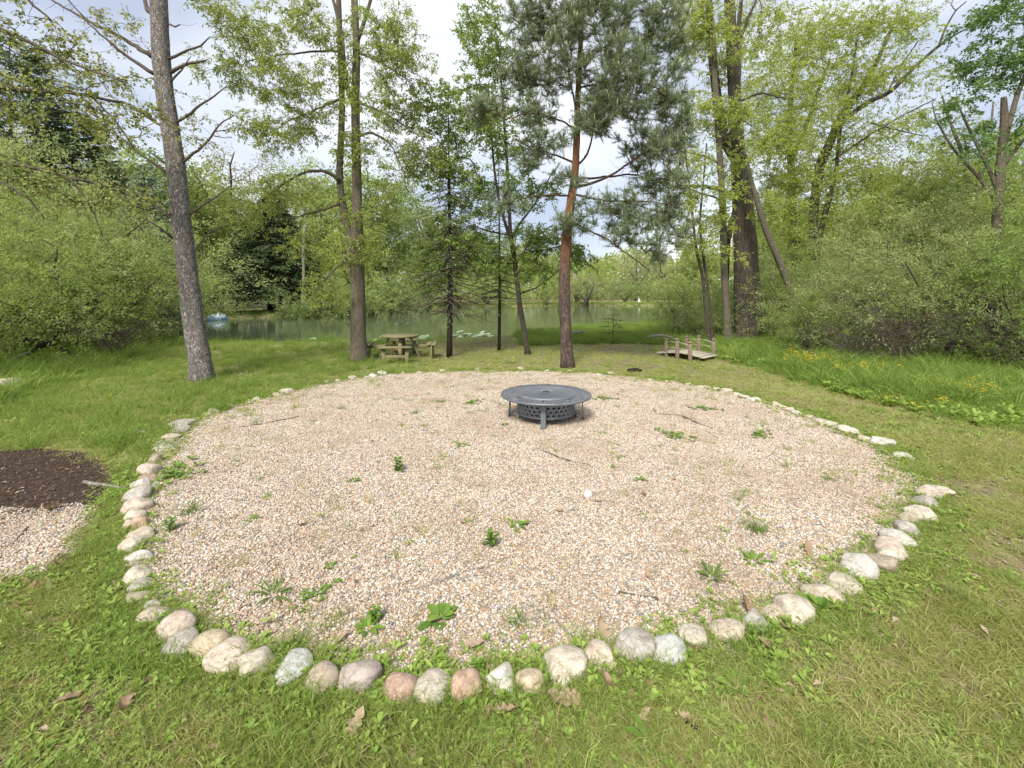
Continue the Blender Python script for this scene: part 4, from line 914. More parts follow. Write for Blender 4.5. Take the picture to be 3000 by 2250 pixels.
make_tree('broken_top_tree', 'old tree with a broken stub and deep green leaves at the right edge', 'tree', 13.5, (2930, 1010),
    [([(2920, 1030, 34), (2918, 850, 30), (2922, 650, 27), (2930, 500, 24), (2940, 400, 21), (2943, 330, 18), (2940, 285, 13)], 0), ([(2938, 430, 14), (2965, 330, 13), (2985, 260, 12), (3020, 190, 10), (3060, 60, 7)], 0.3), ([(2925, 560, 12), (2890, 480, 10), (2850, 400, 8), (2820, 340, 5), (2800, 290, 3)], 0.6), ([(2925, 600, 11), (2870, 520, 9), (2800, 450, 7), (2740, 350, 4), (2730, 300, 2)], 1.0), ([(2945, 480, 10), (2990, 420, 8), (3050, 350, 5)], 0)],
    blobs=[(2920, 60, 80, 60, 1.2, 0, 34), (2980, 180, 80, 70, 1.2, 0, 34), (2870, 190, 80, 60, 1.1, 0, 26), (2810, 300, 60, 50, 0.9, 0, 14), (2980, 20, 60, 40, 1, 0, 16), (2960, 380, 70, 60, 1, 0, 14), (2850, 430, 60, 60, 1, 0, 10)], style='deep', bark='bark_grey', seed=47, maxr=0.03, tint0=0.6)
# a sparse grey leafed tree behind it
make_tree('sparse_tree', 'sparse pale leafed tree behind the broken stub at the right', 'tree', 18.0, (2800, 980),
    [([(2830, 990, 18), (2850, 700, 16), (2840, 560, 14), (2820, 450, 10), (2780, 350, 7), (2760, 280, 4)], 0), ([(2850, 650, 12), (2870, 520, 10), (2900, 400, 7), (2910, 300, 4)], 0.3)],
    blobs=[(2760, 400, 80, 70, 1.4, 0, 20), (2860, 430, 70, 80, 1.4, 0, 22), (2800, 540, 110, 60, 1.4, 0, 36), (2700, 580, 90, 50, 1.2, 0, 30), (2960, 460, 60, 80, 1.2, 0, 20)], style='green', bark='bark_grey', seed=48, maxr=0.03, tint0=0.7, scale=1.3)

# ------------------------------------------------------------------ conifers built by whorls (local coordinates, z up)
def conifer(rng, H, R, z0, mat, bark_m, whorls=26, per=7, droop=0.25, L=0.10, W=0.018, dens=40, dead=0.0, shape=1.0, rise=0.0, trunk_r=None, top_gap=0.0, spray=0.18):
    tr = trunk_r or H * 0.012
    tm = MB(); tm.smooth = True
    zz = np.linspace(0, H, 14); tube(tm, np.c_[np.sin(zz * 0.7) * 0.02, np.cos(zz) * 0.02, zz], tr * (1 - zz / H * 0.93), 9, wob=0.03)
    bm = MB(); fm = MB(); Pa = []; Da = []
    for i in range(whorls):
        u = i / (whorls - 1); z = z0 + (H * 0.985 - z0) * u
        rr = R * (1 - u) ** shape + 0.05 * R
        for k in range(per):
            a = k * 2 * pi / per + rng.uniform(-0.4, 0.4) + i * 0.9
            l = rr * rng.uniform(0.7, 1.12); dz = rng.uniform(-0.06, 0.06)
            s = np.linspace(0, 1, 7)
            P = np.c_[cos(a) * l * s, sin(a) * l * s, z + dz + (rise * s - droop * (s ** 1.6) + 0.12 * droop * s ** 4) * l]
            P[1:] += rng.normal(0, 0.012 * l, (6, 3))
            tube(bm, P, np.linspace(max(0.005, tr * 0.22 * (1 - u) + 0.004), 0.003, 7), 4, cap=False)
            if rng.uniform() < dead and u < 0.55:
                for _ in range(7):
                    q = P[rng.integers(2, 7)]; dv = unit(rnd_dirs(rng, 1, 0.3)[0] + [cos(a), sin(a), -0.3]); tube(bm, [q, q + dv * rng.uniform(0.1, 0.35)], [0.004, 0.002], 3, cap=False)
                continue
            m = max(3, int(dens * l)); t = rng.uniform(0.18, 1.0, m) ** 0.8
            C = np.stack([np.interp(t, s, P[:, j]) for j in range(3)], 1)
            out = np.array([cos(a), sin(a), -droop * 0.8]); sd = np.array([-sin(a), cos(a), 0])
            sg = rng.choice([-1, 1], m)[:, None]; D = unit(out * 0.8 + sd * sg * rng.uniform(0.2, 1.1, m)[:, None] + rng.normal(0, 0.15, (m, 3)))
            ln = spray * l * (1.1 - t) + L * 0.6
            off = rng.uniform(0, 1, m) * ln
            Pa.append(C + D * off[:, None] - np.array([0, 0, 0.25]) * (off ** 1.2)[:, None]); Da.append(D)
    P = np.vstack(Pa); D = np.vstack(Da); n = len(P)
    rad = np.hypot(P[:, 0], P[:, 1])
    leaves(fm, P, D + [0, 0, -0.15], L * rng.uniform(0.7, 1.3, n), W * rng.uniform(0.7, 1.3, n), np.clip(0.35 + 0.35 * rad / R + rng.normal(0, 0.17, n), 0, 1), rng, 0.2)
    return tm.mesh('trunk', M[bark_m]), bm.mesh('boughs', M['bark_dark' if dead < 0.3 else 'twig']), fm.mesh('foliage', M[mat])
def put_conifer(meshes, name, label, x, y, rz=0, sc=1.0, group=None, sxy=1.0, cat='tree'):
    r = empty(name, (x, y, gz1(x, y) - 0.05), label, cat, group, rz); r.scale = (sc * sxy, sc * sxy, sc)
    for me, nm in zip(meshes, ('trunk', 'boughs', 'crown')):
        o = bpy.data.objects.new(nm, me); COL.objects.link(o); o.parent = r
        if nm != 'trunk': o['kind'] = 'stuff'
    return r
def xy(px, d): return ((px - 1500) / F * d, d)
rc = np.random.default_rng(77)
d = 2399 / (1047 - HY)
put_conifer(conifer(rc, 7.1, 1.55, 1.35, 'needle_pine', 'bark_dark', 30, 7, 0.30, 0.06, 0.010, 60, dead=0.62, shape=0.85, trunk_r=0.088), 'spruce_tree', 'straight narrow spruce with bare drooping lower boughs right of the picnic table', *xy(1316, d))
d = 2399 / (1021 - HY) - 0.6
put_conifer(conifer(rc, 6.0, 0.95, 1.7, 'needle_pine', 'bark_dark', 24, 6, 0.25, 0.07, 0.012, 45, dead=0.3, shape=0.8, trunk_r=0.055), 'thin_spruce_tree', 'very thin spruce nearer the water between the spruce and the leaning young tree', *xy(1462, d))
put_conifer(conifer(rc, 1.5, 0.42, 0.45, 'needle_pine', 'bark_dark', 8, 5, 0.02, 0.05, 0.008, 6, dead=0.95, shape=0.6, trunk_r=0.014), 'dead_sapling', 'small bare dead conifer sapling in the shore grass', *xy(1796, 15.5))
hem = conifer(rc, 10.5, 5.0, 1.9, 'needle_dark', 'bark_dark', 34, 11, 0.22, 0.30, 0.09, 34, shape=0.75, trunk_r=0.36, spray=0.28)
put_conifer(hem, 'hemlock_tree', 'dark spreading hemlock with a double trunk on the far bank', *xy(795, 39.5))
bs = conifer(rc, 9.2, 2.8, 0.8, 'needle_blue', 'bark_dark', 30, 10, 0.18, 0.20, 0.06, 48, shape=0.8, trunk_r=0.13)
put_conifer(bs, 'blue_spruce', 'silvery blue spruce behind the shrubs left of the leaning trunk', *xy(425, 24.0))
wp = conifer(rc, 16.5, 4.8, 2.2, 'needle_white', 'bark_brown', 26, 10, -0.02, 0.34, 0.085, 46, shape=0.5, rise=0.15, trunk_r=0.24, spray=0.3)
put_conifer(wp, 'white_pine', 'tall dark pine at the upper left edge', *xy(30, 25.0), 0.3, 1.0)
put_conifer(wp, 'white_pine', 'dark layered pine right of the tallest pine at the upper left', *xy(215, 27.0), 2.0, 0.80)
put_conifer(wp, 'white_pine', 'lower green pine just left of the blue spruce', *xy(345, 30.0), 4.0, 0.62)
# second trunk of the hemlock
mb = MB(); mb.smooth = True; tube(mb, [(0.75, 0.1, 0), (0.7, 0.1, 2), (0.5, 0, 5)], [0.2, 0.17, 0.1], 8); o = mb.build('trunk', M['bark_dark']); o.parent = bpy.data.objects['hemlock_tree']; o.location = (0, 0, 0)

# ------------------------------------------------------------------ shrubs (prototypes, then individual copies)
def shrub(seed, H, R, style_mat, L=0.045, W=0.02, stems=9, clusters=150, per=42, spread=0.30, arch=0.6, low=0.14, twig_m='twig', hollow=0.35):
    r = np.random.default_rng(seed); sk = Skel(); sm = MB(); sm.smooth = True
    for k in range(stems):
        a = r.uniform(0, 6.28); l = R * r.uniform(0.25, 0.75); s = np.linspace(0, 1, 8)
        P = np.c_[cos(a) * l * s ** 1.3, sin(a) * l * s ** 1.3, H * 0.8 * r.uniform(0.6, 1.0) * (s - 0.25 * arch * s ** 2.4)]
        P[:, :2] += [r.normal(0, 0.12), r.normal(0, 0.12)]; P[1:] += r.normal(0, 0.04, (7, 3)); P[0, 2] = -0.1
        Rr = np.linspace(0.028, 0.008, 8) * H / 2.5; sk.line(P, Rr); tube(sm, P, Rr, 6)
    q = rnd_dirs(r, clusters) * (r.uniform(hollow ** 2, 1, clusters) ** 0.5)[:, None]
    q[:, 2] = np.abs(q[:, 2]) ** 0.8
    lump = 1 + 0.34 * np.sin(q[:, 0] * 5 + seed) * np.sin(q[:, 1] * 4.3 + seed) + 0.16 * np.sin(q[:, 2] * 7) + r.normal(0, 0.07, clusters)
    T = q * [R, R, H * (1 - low)] * lump[:, None] + [0, 0, H * low]
    lines, ends, ed = grow(sk, T, r, step=0.25, zpen=0.2, sag=0.1, tip=0.004, maxr=0.02)
    tw = MB(); tw.smooth = True
    for P, Rr in lines: tube(tw, P, Rr, 4, cap=False)
    fm = MB(); i = np.repeat(np.arange(len(ends)), 5); td = unit(rnd_dirs(r, len(i), 0.8) + unit(ends[i] - [0, 0, H * 0.3]) * 0.9 + [0, 0, 0.1])
    tl = spread * r.uniform(0.5, 1.9, len(i)) * 1.3; m = max(1, per // 5); j = np.repeat(np.arange(len(i)), m); n = len(j)
    u = r.uniform(0.05, 1, n)
    P = ends[i][j] + td[j] * (tl[j] * u)[:, None] + r.normal(0, 0.03, (n, 3)) - np.array([0, 0, 0.10]) * (u ** 2)[:, None]
    D = td[j] * 0.8 + rnd_dirs(r, n) * 0.9
    ct = np.clip(np.repeat(r.uniform(0.1, 0.8, len(ends)), 5) + r.normal(0, 0.12, len(i)), 0, 1); tn = np.clip(ct[j] + r.normal(0, 0.15, n), 0, 1)
    leaves(fm, P, D, L * r.uniform(0.6, 1.3, n), W * r.uniform(0.7, 1.2, n), tn, r, 0.2)
    return sm.mesh('stems', M['bark_brown']), tw.mesh('twigs', M[twig_m]), fm.mesh('foliage', M[style_mat])
def bare_shrub(seed, H, R, n=46):
    r = np.random.default_rng(seed); sm = MB(); sm.smooth = True; tw = MB()
    for k in range(n):
        a = r.uniform(0, 6.28); l = R * r.uniform(0.4, 1.2); s = np.linspace(0, 1, 10); h = H * r.uniform(0.45, 1.05)
        P = np.c_[cos(a) * l * s ** 1.25, sin(a) * l * s ** 1.25, h * (1.7 * s - r.uniform(0.7, 1.25) * s ** 2)]
        P[:, :2] += r.normal(0, 0.1, 2); P[1:] += np.cumsum(r.normal(0, 0.02, (9, 3)), 0); P[0, 2] = -0.05; w_ = r.uniform(0.006, 0.016)
        tube(sm, P, np.linspace(w_, 0.003, 10), 5)
        for _ in range(7):
            i = r.integers(3, 9); dv = unit(r.normal(0, 1, 3) + unit(P[i] - P[i - 1]) * 1.2); e_ = P[i] + dv * r.uniform(0.15, 0.6); tube(tw, [P[i], (P[i] + e_) / 2 + r.normal(0, 0.02, 3), e_], [0.004, 0.003, 0.0015], 3, cap=False)
    em = MB(); return sm.mesh('stems', M['twig']), tw.mesh('twigs', M['twig']), None
def put_shrub(ms, name, label, px, d, sc=1.0, rz=0.0, group=None, cat='shrub', sxy=1.0):
    x, y = xy(px, d); r = empty(name, (x, y, gz1(x, y) - 0.03), label, cat, group, rz); r.scale = (sc * sxy, sc * sxy, sc)
    for me, nm in zip(ms, ('stems', 'twigs', 'foliage')):
        if me is None: continue
        o = bpy.data.objects.new(nm, me); COL.objects.link(o); o.parent = r; o['kind'] = 'stuff' if nm != 'stems' else 'stuff'
    return r
SH = {k: shrub(300 + i, *a) for i, (k, a) in enumerate({
    'olive': (3.4, 2.2, 'leaf_olive', 0.06, 0.024, 10, 260, 75),
    'shrub': (3.2, 2.1, 'leaf_shrub', 0.06, 0.028, 10, 260, 75),
    'olive2': (2.8, 2.3, 'leaf_olive', 0.06, 0.024, 12, 250, 75),
    'green': (3.0, 2.0, 'leaf_green', 0.06, 0.034, 9, 230, 70),
    'far': (3.5, 3.2, 'leaf_far_dark', 0.17, 0.08, 10, 150, 45),
    'farolive': (3.2, 3.4, 'leaf_far', 0.15, 0.06, 10, 150, 45),
    'buff': (3.2, 3.4, 'leaf_far_buff', 0.13, 0.03, 16, 170, 22)}.items())}
L_ = [  # left thicket
 ('shrub', 330, 15.5, 0.95, 'dense leafy shrub at the right end of the left thicket'), ('shrub', 215, 14.2, 1.05, 'rounded shrub in front of the left thicket above the charred branch'), ('olive', 90, 13.0, 1.15, 'grey green shrub above the weathered end of the fallen branch'),
 ('shrub', -40, 11.5, 1.1, 'green shrub cut by the left edge of the frame'), ('olive', 150, 17.0, 1.45, 'tall pale shrub rising in the middle of the left thicket'), ('olive', 300, 18.5, 1.25, 'pale shrub in front of the blue spruce'),
 ('olive2', -20, 16.0, 1.7, 'tallest pale shrub at the far left edge'), ('olive', 60, 20.0, 1.7, 'yellowish shrub below the tall dark pine'), ('green', 20, 14.5, 1.2, 'fresh green shrub behind the one cut by the left edge'), ('green', 400, 20.0, 0.55, 'fresh green shrub at the pond edge right of the blue spruce'), ('olive', 220, 22.0, 1.5, 'hazy pale shrub under the layered pine'),
 ('shrub', -160, 9.5, 0.85, 'low shrub just outside the left edge'), ('green', 455, 30, 0.8, 'green bank shrub left of the blue tarpaulin')]
for i, (k, px, d, sc, lb) in enumerate(L_): put_shrub(SH[k], 'shrub', lb, px, d, sc * (1.15 if d < 15 else 1.42 if d < 25 else 1.2), i * 1.7, 'shrubs of the left thicket')
R_ = [
 ('olive', 2440, 14.0, 0.85, 'grey green shrub right of the slanting trunk foot'), ('olive2', 2560, 12.8, 0.9, 'wide arching shrub above the brush pile'), ('olive', 2700, 12.0, 1.0, 'tangled olive green shrub right of the brush pile'), ('olive2', 2840, 13.5, 1.25, 'high olive green shrub in the middle of the right thicket'),
 ('green', 2990, 10.6, 0.98, 'bright green shrub at the right edge'), ('shrub', 2330, 17.0, 0.95, 'shrub behind the slanting trunk foot'), ('olive', 2250, 18.0, 0.85, 'low shrub right of the thick twin trunk'), ('olive2', 2040, 17.0, 0.55, 'small grey leafed shrub at the shore left of the slender grey trunk'), ('shrub', 1985, 18.5, 0.72, 'open shoreline shrub left of the garden bridge'),
 ('shrub', 2120, 17.5, 0.6, 'low shrub behind the straight slender trunk'), ('olive', 2640, 16.5, 1.45, 'tall shrub behind the brush pile'), ('olive2', 2480, 18.0, 1.4, 'broad pale shrub under the spreading yellow green tree'), ('olive', 2780, 18.0, 1.75, 'tallest shrub under the sparse pale tree'),
 ('shrub', 2930, 16.5, 1.7, 'tall shrub behind the broken stub tree'), ('green', 3080, 12.5, 1.2, 'dark shrub just beyond the right edge'), ('shrub', 2380, 12.6, 0.50, 'low leafy shrub left of the brush pile'), ('green', 2800, 10.7, 0.36, 'small fern like bush by the dark trunk'), ('olive', 2980, 19, 1.9, 'distant tall shrub at the right edge'), ('shrub', 2190, 21, 1.0, 'shrub at the pond edge behind the thick twin trunk')]
for i, (k, px, d, sc, lb) in enumerate(R_): put_shrub(SH[k], 'shrub', lb, px, d, sc * (1.15 if px > 2230 else 1.0), i * 2.1, 'shrubs of the right thicket')
F_ = [('buff', 560, 36.5, 0.75, 'brownish twiggy shrub behind the blue tarpaulin'), ('farolive', 640, 42, 1.3, 'pale round shrub behind the blue tarpaulin'), ('far', 930, 36.0, 0.85, 'bank shrub right of the hemlock'), ('farolive', 1000, 38, 1.2, 'silvery shrub behind the forked tree'), ('far', 1100, 42, 1.2, 'dark bank shrub behind the picnic table'),
 ('farolive', 1180, 45, 1.4, 'silvery willow like shrub left of the spruce trunk'), ('far', 1250, 56, 1.3, 'far bank shrub just left of the spruce trunk'), ('farolive', 1340, 58, 1.6, 'grey green far bank shrub right of the spruce trunk'), ('far', 1430, 62, 1.2, 'dark far bank shrub near the thin spruce'), ('farolive', 1600, 66, 1.3, 'rounded far bank shrub left of the pine trunk'),
 ('buff', 1720, 68, 1.75, 'big dome of bare arching twigs right of the pine trunk'), ('farolive', 1690, 72, 1.9, 'pale shrub behind the dome of bare twigs'), ('far', 1830, 76, 1.2, 'small dark shrub on the mown far lawn'), ('farolive', 1900, 80, 1.3, 'shrub at the right of the far lawn'), ('farolive', 2000, 75, 1.6, 'far bank shrub seen past the shoreline shrub'), ('far', 440, 36, 0.9, 'bank shrub left of the blue tarpaulin'), ('far', 385, 34, 1.0, 'bank shrub seen through the left thicket'),('far', 870, 34.8, 0.45, 'low yellow green bush at the waterline right of the hemlock')]
for i, (k, px, d, sc, lb) in enumerate(F_): put_shrub(SH[k], 'bank_shrub', lb, px, d, sc, i * 1.3, 'shrubs along the far bank')

BS = [bare_shrub(90, 2.3, 1.9), bare_shrub(91, 1.7, 1.7)]
for i, (k, px, d, sc, lb) in enumerate([(0, 2640, 10.9, 1.0, 'bare grey arching canes rising above the brush pile'), (0, 2780, 10.9, 1.1, 'bare arching canes left of the shaded trunk'), (1, 2500, 11.4, 0.9, 'low bare canes at the left end of the brush pile'), (0, 2920, 10.2, 0.9, 'bare canes over the crossing dark stems'), (1, 330, 12.2, 0.9, 'bare canes at the right foot of the left thicket'), (1, 560, 35.5, 1.1, 'dry brown canes at the waterline left of the blue tarpaulin')]):
    put_shrub(BS[k], 'bare_shrub', lb, px, d, sc, i * 2.0, 'bare arching canes')
# ------------------------------------------------------------------ background trees
def bg_tree(seed, H, mat, L=0.26, W=0.15, clusters=230, per=58, crown=0.36, low=0.18):
    r = np.random.default_rng(seed); sk = Skel(); tm = MB(); tm.smooth = True
    z = np.linspace(0, H * 0.9, 12); P = np.c_[np.cumsum(r.normal(0, 0.012 * H, 12)), np.cumsum(r.normal(0, 0.012 * H, 12)), z]; P[0, :2] = 0
    Rr = np.linspace(0.020, 0.003, 12) * H; tube(tm, P, Rr, 8); sk.line(P, Rr)
    for k in range(3):
        a = r.uniform(0, 6.28); s = np.linspace(0, 1, 8)[:, None]; st = P[3 + k]
        Q = st + np.c_[cos(a) * s, sin(a) * s, 1.5 * s] * H * 0.22; q = np.linspace(0.010, 0.003, 8) * H; tube(tm, Q, q, 6); sk.line(Q, q)
    q = rnd_dirs(r, clusters) * (r.uniform(0.15, 1, clusters) ** 0.5)[:, None]
    lump = 1 + 0.3 * np.sin(q[:, 0] * 4 + seed) * np.sin(q[:, 1] * 4 + 1) + 0.15 * np.sin(q[:, 2] * 6 + seed)
    T = q * lump[:, None] * [H * crown, H * crown, H * (1 - low) / 2] + [0, 0, H * (low + (1 - low) / 2)]
    lines, ends, ed = grow(sk, T, r, step=0.9, zpen=0.6, tip=0.012, maxr=0.10)
    tw = MB()
    for A, B in lines: tube(tw, A, B, 4, cap=False)
    fm = MB(); i = np.repeat(np.arange(len(ends)), per); n = len(i)
    P = ends[i] + rnd_dirs(r, n, 0.6) * (r.uniform(0, 1, n) ** 0.5)[:, None] * H * 0.062
    ct = r.uniform(0.15, 0.85, len(ends))
    leaves(fm, P, rnd_dirs(r, n, 0.8) - [0, 0, 0.3], L * r.uniform(0.6, 1.3, n), W * r.uniform(0.6, 1.3, n), np.clip(ct[i] + r.normal(0, 0.14, n), 0, 1), r, 0.2)
    return tm.mesh('trunk', M['bark_dark']), tw.mesh('boughs', M['bark_brown']), fm.mesh('foliage', M[mat])
BG = [bg_tree(500, 12, 'leaf_far'), bg_tree(501, 12, 'leaf_far_dark'), bg_tree(502, 11, 'leaf_far_buff', 0.19, 0.07, 200, 30), bg_tree(503, 13, 'leaf_far', 0.24, 0.13, 220, 55, 0.30), bg_tree(504, 12, 'leaf_lime', 0.22, 0.12, 200, 44)]
B_ = [(0, 600, 47, 1.0, 'pale green tree on the far bank right of the leaning trunk'), (2, 700, 52, 1.45, 'tall buff leafed tree behind the hemlock'), (1, 560, 55, 1.15, 'darker tree far behind the leaning trunk'), (3, 880, 52, 1.1, 'green tree behind the white dead snag'), (0, 980, 50, 1.0, 'pale tree behind the fork of the twin stemmed tree'),
 (1, 1090, 54, 1.1, 'dense green tree right of the forked tree on the far bank'), (2, 1150, 66, 1.0, 'bare twigged tree right of the forked tree'), (3, 1230, 64, 0.9, 'slender green tree left of the spruce on the far bank'), (0, 1330, 74, 0.85, 'pale far tree behind the spruce'), (1, 1420, 78, 0.8, 'dark far tree behind the thin spruce'),
 (0, 1520, 82, 0.8, 'far tree left of the pine trunk'), (3, 1640, 88, 0.72, 'far tree hidden behind the pine trunk'), (4, 1750, 92, 0.6, 'low yellowish tree at the far end of the pond'), (2, 1860, 92, 0.85, 'buff blossoming tree above the far lawn'), (2, 1950, 96, 0.8, 'paler buff tree right of the blossoming one'), (0, 2050, 95, 0.9, 'far tree seen left of the slender trunk'),
 (4, 850, 50, 0.7, 'small yellow green tree between the hemlock and the white snag'), (0, 480, 46, 1.0, 'pale tree left of the leaning trunk'), (1, 380, 42, 1.1, 'dark tree behind the blue spruce'), (3, 2250, 40, 0.65, 'green tree seen through the thick twin trunk'), (0, 2480, 36, 0.7, 'pale tree behind the right thicket'), (3, 2650, 34, 0.75, 'tree behind the right thicket under the long limbs'), (0, 2850, 32, 0.8, 'tree far behind the broken stub'), (1, 3050, 30, 0.9, 'dark tree beyond the right edge'),
 (4, 1020, 44, 0.62, 'small bright tree behind the picnic table'), (0, -100, 38, 1.2, 'tree beyond the left edge'), (4, 2560, 28, 0.62, 'bright young tree in the right thicket'), (4, 2340, 30, 0.6, 'bright young tree behind the slanting trunk')]
for i, (k, px, d, sc, lb) in enumerate(B_):
    x, y = xy(px, d); put_conifer(BG[k], 'background_tree', lb, x, y, i * 2.3, sc * (1.2 if px < 1000 else 1.36 if px < 1300 else 1.22), 'trees beyond the pond')
# far-off wood as one mass
rw = np.random.default_rng(9); fm = MB(); n = 60000
th = rw.uniform(-1.05, 1.05, n); rr = rw.uniform(100, 135, n); hmax = 7 + 5 * np.sin(th * 9) ** 2 + 3 * np.sin(th * 23 + 1) + np.where(np.abs(th) > 0.35, 4, 0)
P = np.c_[rr * np.sin(th), rr * np.cos(th), rw.uniform(0, 1, n) ** 0.8 * hmax]
leaves(fm, P, rnd_dirs(rw, n), rw.uniform(0.7, 1.3, n), rw.uniform(0.4, 0.7, n), np.clip(0.5 + 0.35 * np.sin(th * 60) + rw.normal(0, 0.15, n), 0, 1), rw, 0.2)
tag(fm.build('distant_wood', M['leaf_far']), kind='stuff')

# white dead snag
sn = empty('dead_snag', (*xy(890, 37.5), 0), 'bleached white dead snag right of the hemlock', 'dead tree'); o0 = np.array([*xy(890, 37.5), 0])
mb = MB(); mb.smooth = True; P, R = px_line([(888, 925, 9), (890, 800, 8), (888, 740, 8), (890, 690, 7), (893, 660, 5)], 37.5); tube(mb, P, R, 8); mb.build('trunk', M['wood_dead'], sn, o0)
for pts in ([(892, 705, 4), (899, 690, 4), (904, 683, 3)], [(889, 790, 3), (870, 775, 2), (850, 758, 2)]):
    mb = MB(); P, R = px_line(pts, 37.5); tube(mb, P, R, 6); mb.build('limb', M['wood_dead'], sn, o0)

# dark trunks and crossing stems in the right thicket
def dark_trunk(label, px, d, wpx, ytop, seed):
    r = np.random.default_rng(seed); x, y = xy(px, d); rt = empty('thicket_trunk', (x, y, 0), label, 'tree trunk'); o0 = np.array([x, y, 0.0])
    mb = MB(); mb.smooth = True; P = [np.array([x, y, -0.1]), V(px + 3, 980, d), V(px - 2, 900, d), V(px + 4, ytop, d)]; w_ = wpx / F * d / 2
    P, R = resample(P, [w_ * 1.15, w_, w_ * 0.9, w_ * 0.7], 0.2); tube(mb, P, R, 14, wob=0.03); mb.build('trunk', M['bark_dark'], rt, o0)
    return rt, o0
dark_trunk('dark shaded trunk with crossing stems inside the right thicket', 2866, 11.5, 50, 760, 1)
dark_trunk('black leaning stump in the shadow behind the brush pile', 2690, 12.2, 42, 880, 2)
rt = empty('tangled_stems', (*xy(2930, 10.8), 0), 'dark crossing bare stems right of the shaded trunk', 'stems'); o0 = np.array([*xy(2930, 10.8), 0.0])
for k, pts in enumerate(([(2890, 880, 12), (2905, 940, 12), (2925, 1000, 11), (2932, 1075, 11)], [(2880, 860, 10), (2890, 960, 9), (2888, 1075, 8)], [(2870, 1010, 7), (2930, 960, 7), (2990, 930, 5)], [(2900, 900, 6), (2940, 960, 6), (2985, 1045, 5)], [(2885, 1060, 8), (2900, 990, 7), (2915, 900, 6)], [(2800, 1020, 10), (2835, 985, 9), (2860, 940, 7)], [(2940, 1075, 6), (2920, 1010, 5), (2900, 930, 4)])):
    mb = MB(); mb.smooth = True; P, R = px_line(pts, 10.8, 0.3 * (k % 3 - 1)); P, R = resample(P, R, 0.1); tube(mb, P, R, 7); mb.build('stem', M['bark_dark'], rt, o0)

# ------------------------------------------------------------------ fire pit
fc = np.array([*G(1599, 1228)[:2], 0.0]); fr = empty('fire_pit', fc, 'round dark metal fire pit table with a pierced rim standing on the gravel', 'fire pit')
RIM, LID, DRUM, TOPZ = 0.63, 0.43, 0.405, 0.365
def cell_hole(mb, fn, u0, u1, v0, v1, hole):
    """surface cell [u0,u1]x[v0,v1] mapped by fn with a hole polygon (unit -1..1)"""
    h = np.asarray(hole); n = len(h); cu, cv = (u0 + u1) / 2, (v0 + v1) / 2; su, sv = (u1 - u0) / 2, (v1 - v0) / 2
    inner = [fn(cu + a * su, cv + b * sv) for a, b in h]
    outer = []
    for a, b in h:
        m = max(abs(a), abs(b)); outer.append(fn(cu + a / m * su, cv + b / m * sv))
    i = np.arange(n); j = (i + 1) % n
    mb.add(np.array(outer + inner), np.c_[i, j, n + j, n + i])
octo = [(cos(a), sin(a)) for a in np.arange(8) * pi / 4 + pi / 4]
corner = [(1, 1), (0, 1), (-1, 1), (-1, 0), (-1, -1), (0, -1), (1, -1), (1, 0)]
def hole8(k, shape):
    s = {'oct': 0.62, 'dia': 0.0}[shape]; out = []
    for a, b in corner:
        r = math.hypot(a, b); q = (k / r if shape == 'oct' else (k / (abs(a) + abs(b)) * 1.0)); out.append((a * q, b * q))
    return out
NSEG = 8
a_off = radians(-98)
for sgi in range(NSEG):
    mb = MB(); a0 = a_off + sgi * 2 * pi / NSEG + 0.008; a1 = a_off + (sgi + 1) * 2 * pi / NSEG - 0.008
    fn = lambda u, v: (cos(u) * v, sin(u) * v, TOPZ)
    ncol, nrow = 8, 3; e0 = (a1 - a0) * 0.07; r0, r1 = LID + 0.012, RIM
    rl = [r0 + 0.014 + (r1 - 0.032 - r0 - 0.014) * k / nrow for k in range(nrow + 1)]
    for c_ in range(ncol):
        for k in range(nrow):
            off = 0.0
            ua = a0 + e0 + (a1 - a0 - 2 * e0) * c_ / ncol; ub = a0 + e0 + (a1 - a0 - 2 * e0) * (c_ + 1) / ncol
            hk = hole8(0.8, 'oct') if (c_ + k) % 2 == 0 else hole8(0.72, 'dia')
            cell_hole(mb, fn, ua, ub, rl[k], rl[k + 1], hk)
    def strip(ua, ub, ra, rb, n=10):
        us = np.linspace(ua, ub, n); v = [fn(u, ra) for u in us] + [fn(u, rb) for u in us]; i = np.arange(n - 1); mb.add(np.array(v), np.c_[i, i + 1, n + i + 1, n + i][:, ::-1])
    strip(a0, a1, r0, rl[0]); strip(a0, a1, rl[-1], r1, 14); strip(a0, a0 + e0, rl[0], rl[-1], 3); strip(a1 - e0, a1, rl[0], rl[-1], 3)
    o = mb.build('rim_panel', M['metal'], fr); m = o.modifiers.new('thick', 'SOLIDIFY'); m.thickness = 0.005; m.offset = 0
def lathe(mb, prof, n=64, c=(0, 0, 0), a0=0, close=True):
    p = np.array(prof); ang = np.arange(n) * 2 * pi / n
    v = np.stack([p[:, 0][:, None] * np.cos(ang), p[:, 0][:, None] * np.sin(ang), p[:, 1][:, None] * np.ones(n)], -1).reshape(-1, 3) + c
    i = np.arange(len(p) - 1)[:, None] * n; j = np.arange(n)[None]; j2 = (j + 1) % n
    mb.add(v, np.stack([i + j, i + j2, i + n + j2, i + n + j], -1).reshape(-1, 4))
mb = MB(); lathe(mb, [(RIM - 0.002, TOPZ + 0.004), (RIM + 0.006, TOPZ), (RIM + 0.006, TOPZ - 0.022), (RIM - 0.01, TOPZ - 0.03), (RIM - 0.02, TOPZ - 0.012)], 96); mb.smooth = True; mb.build('rim_edge', M['metal'], fr)
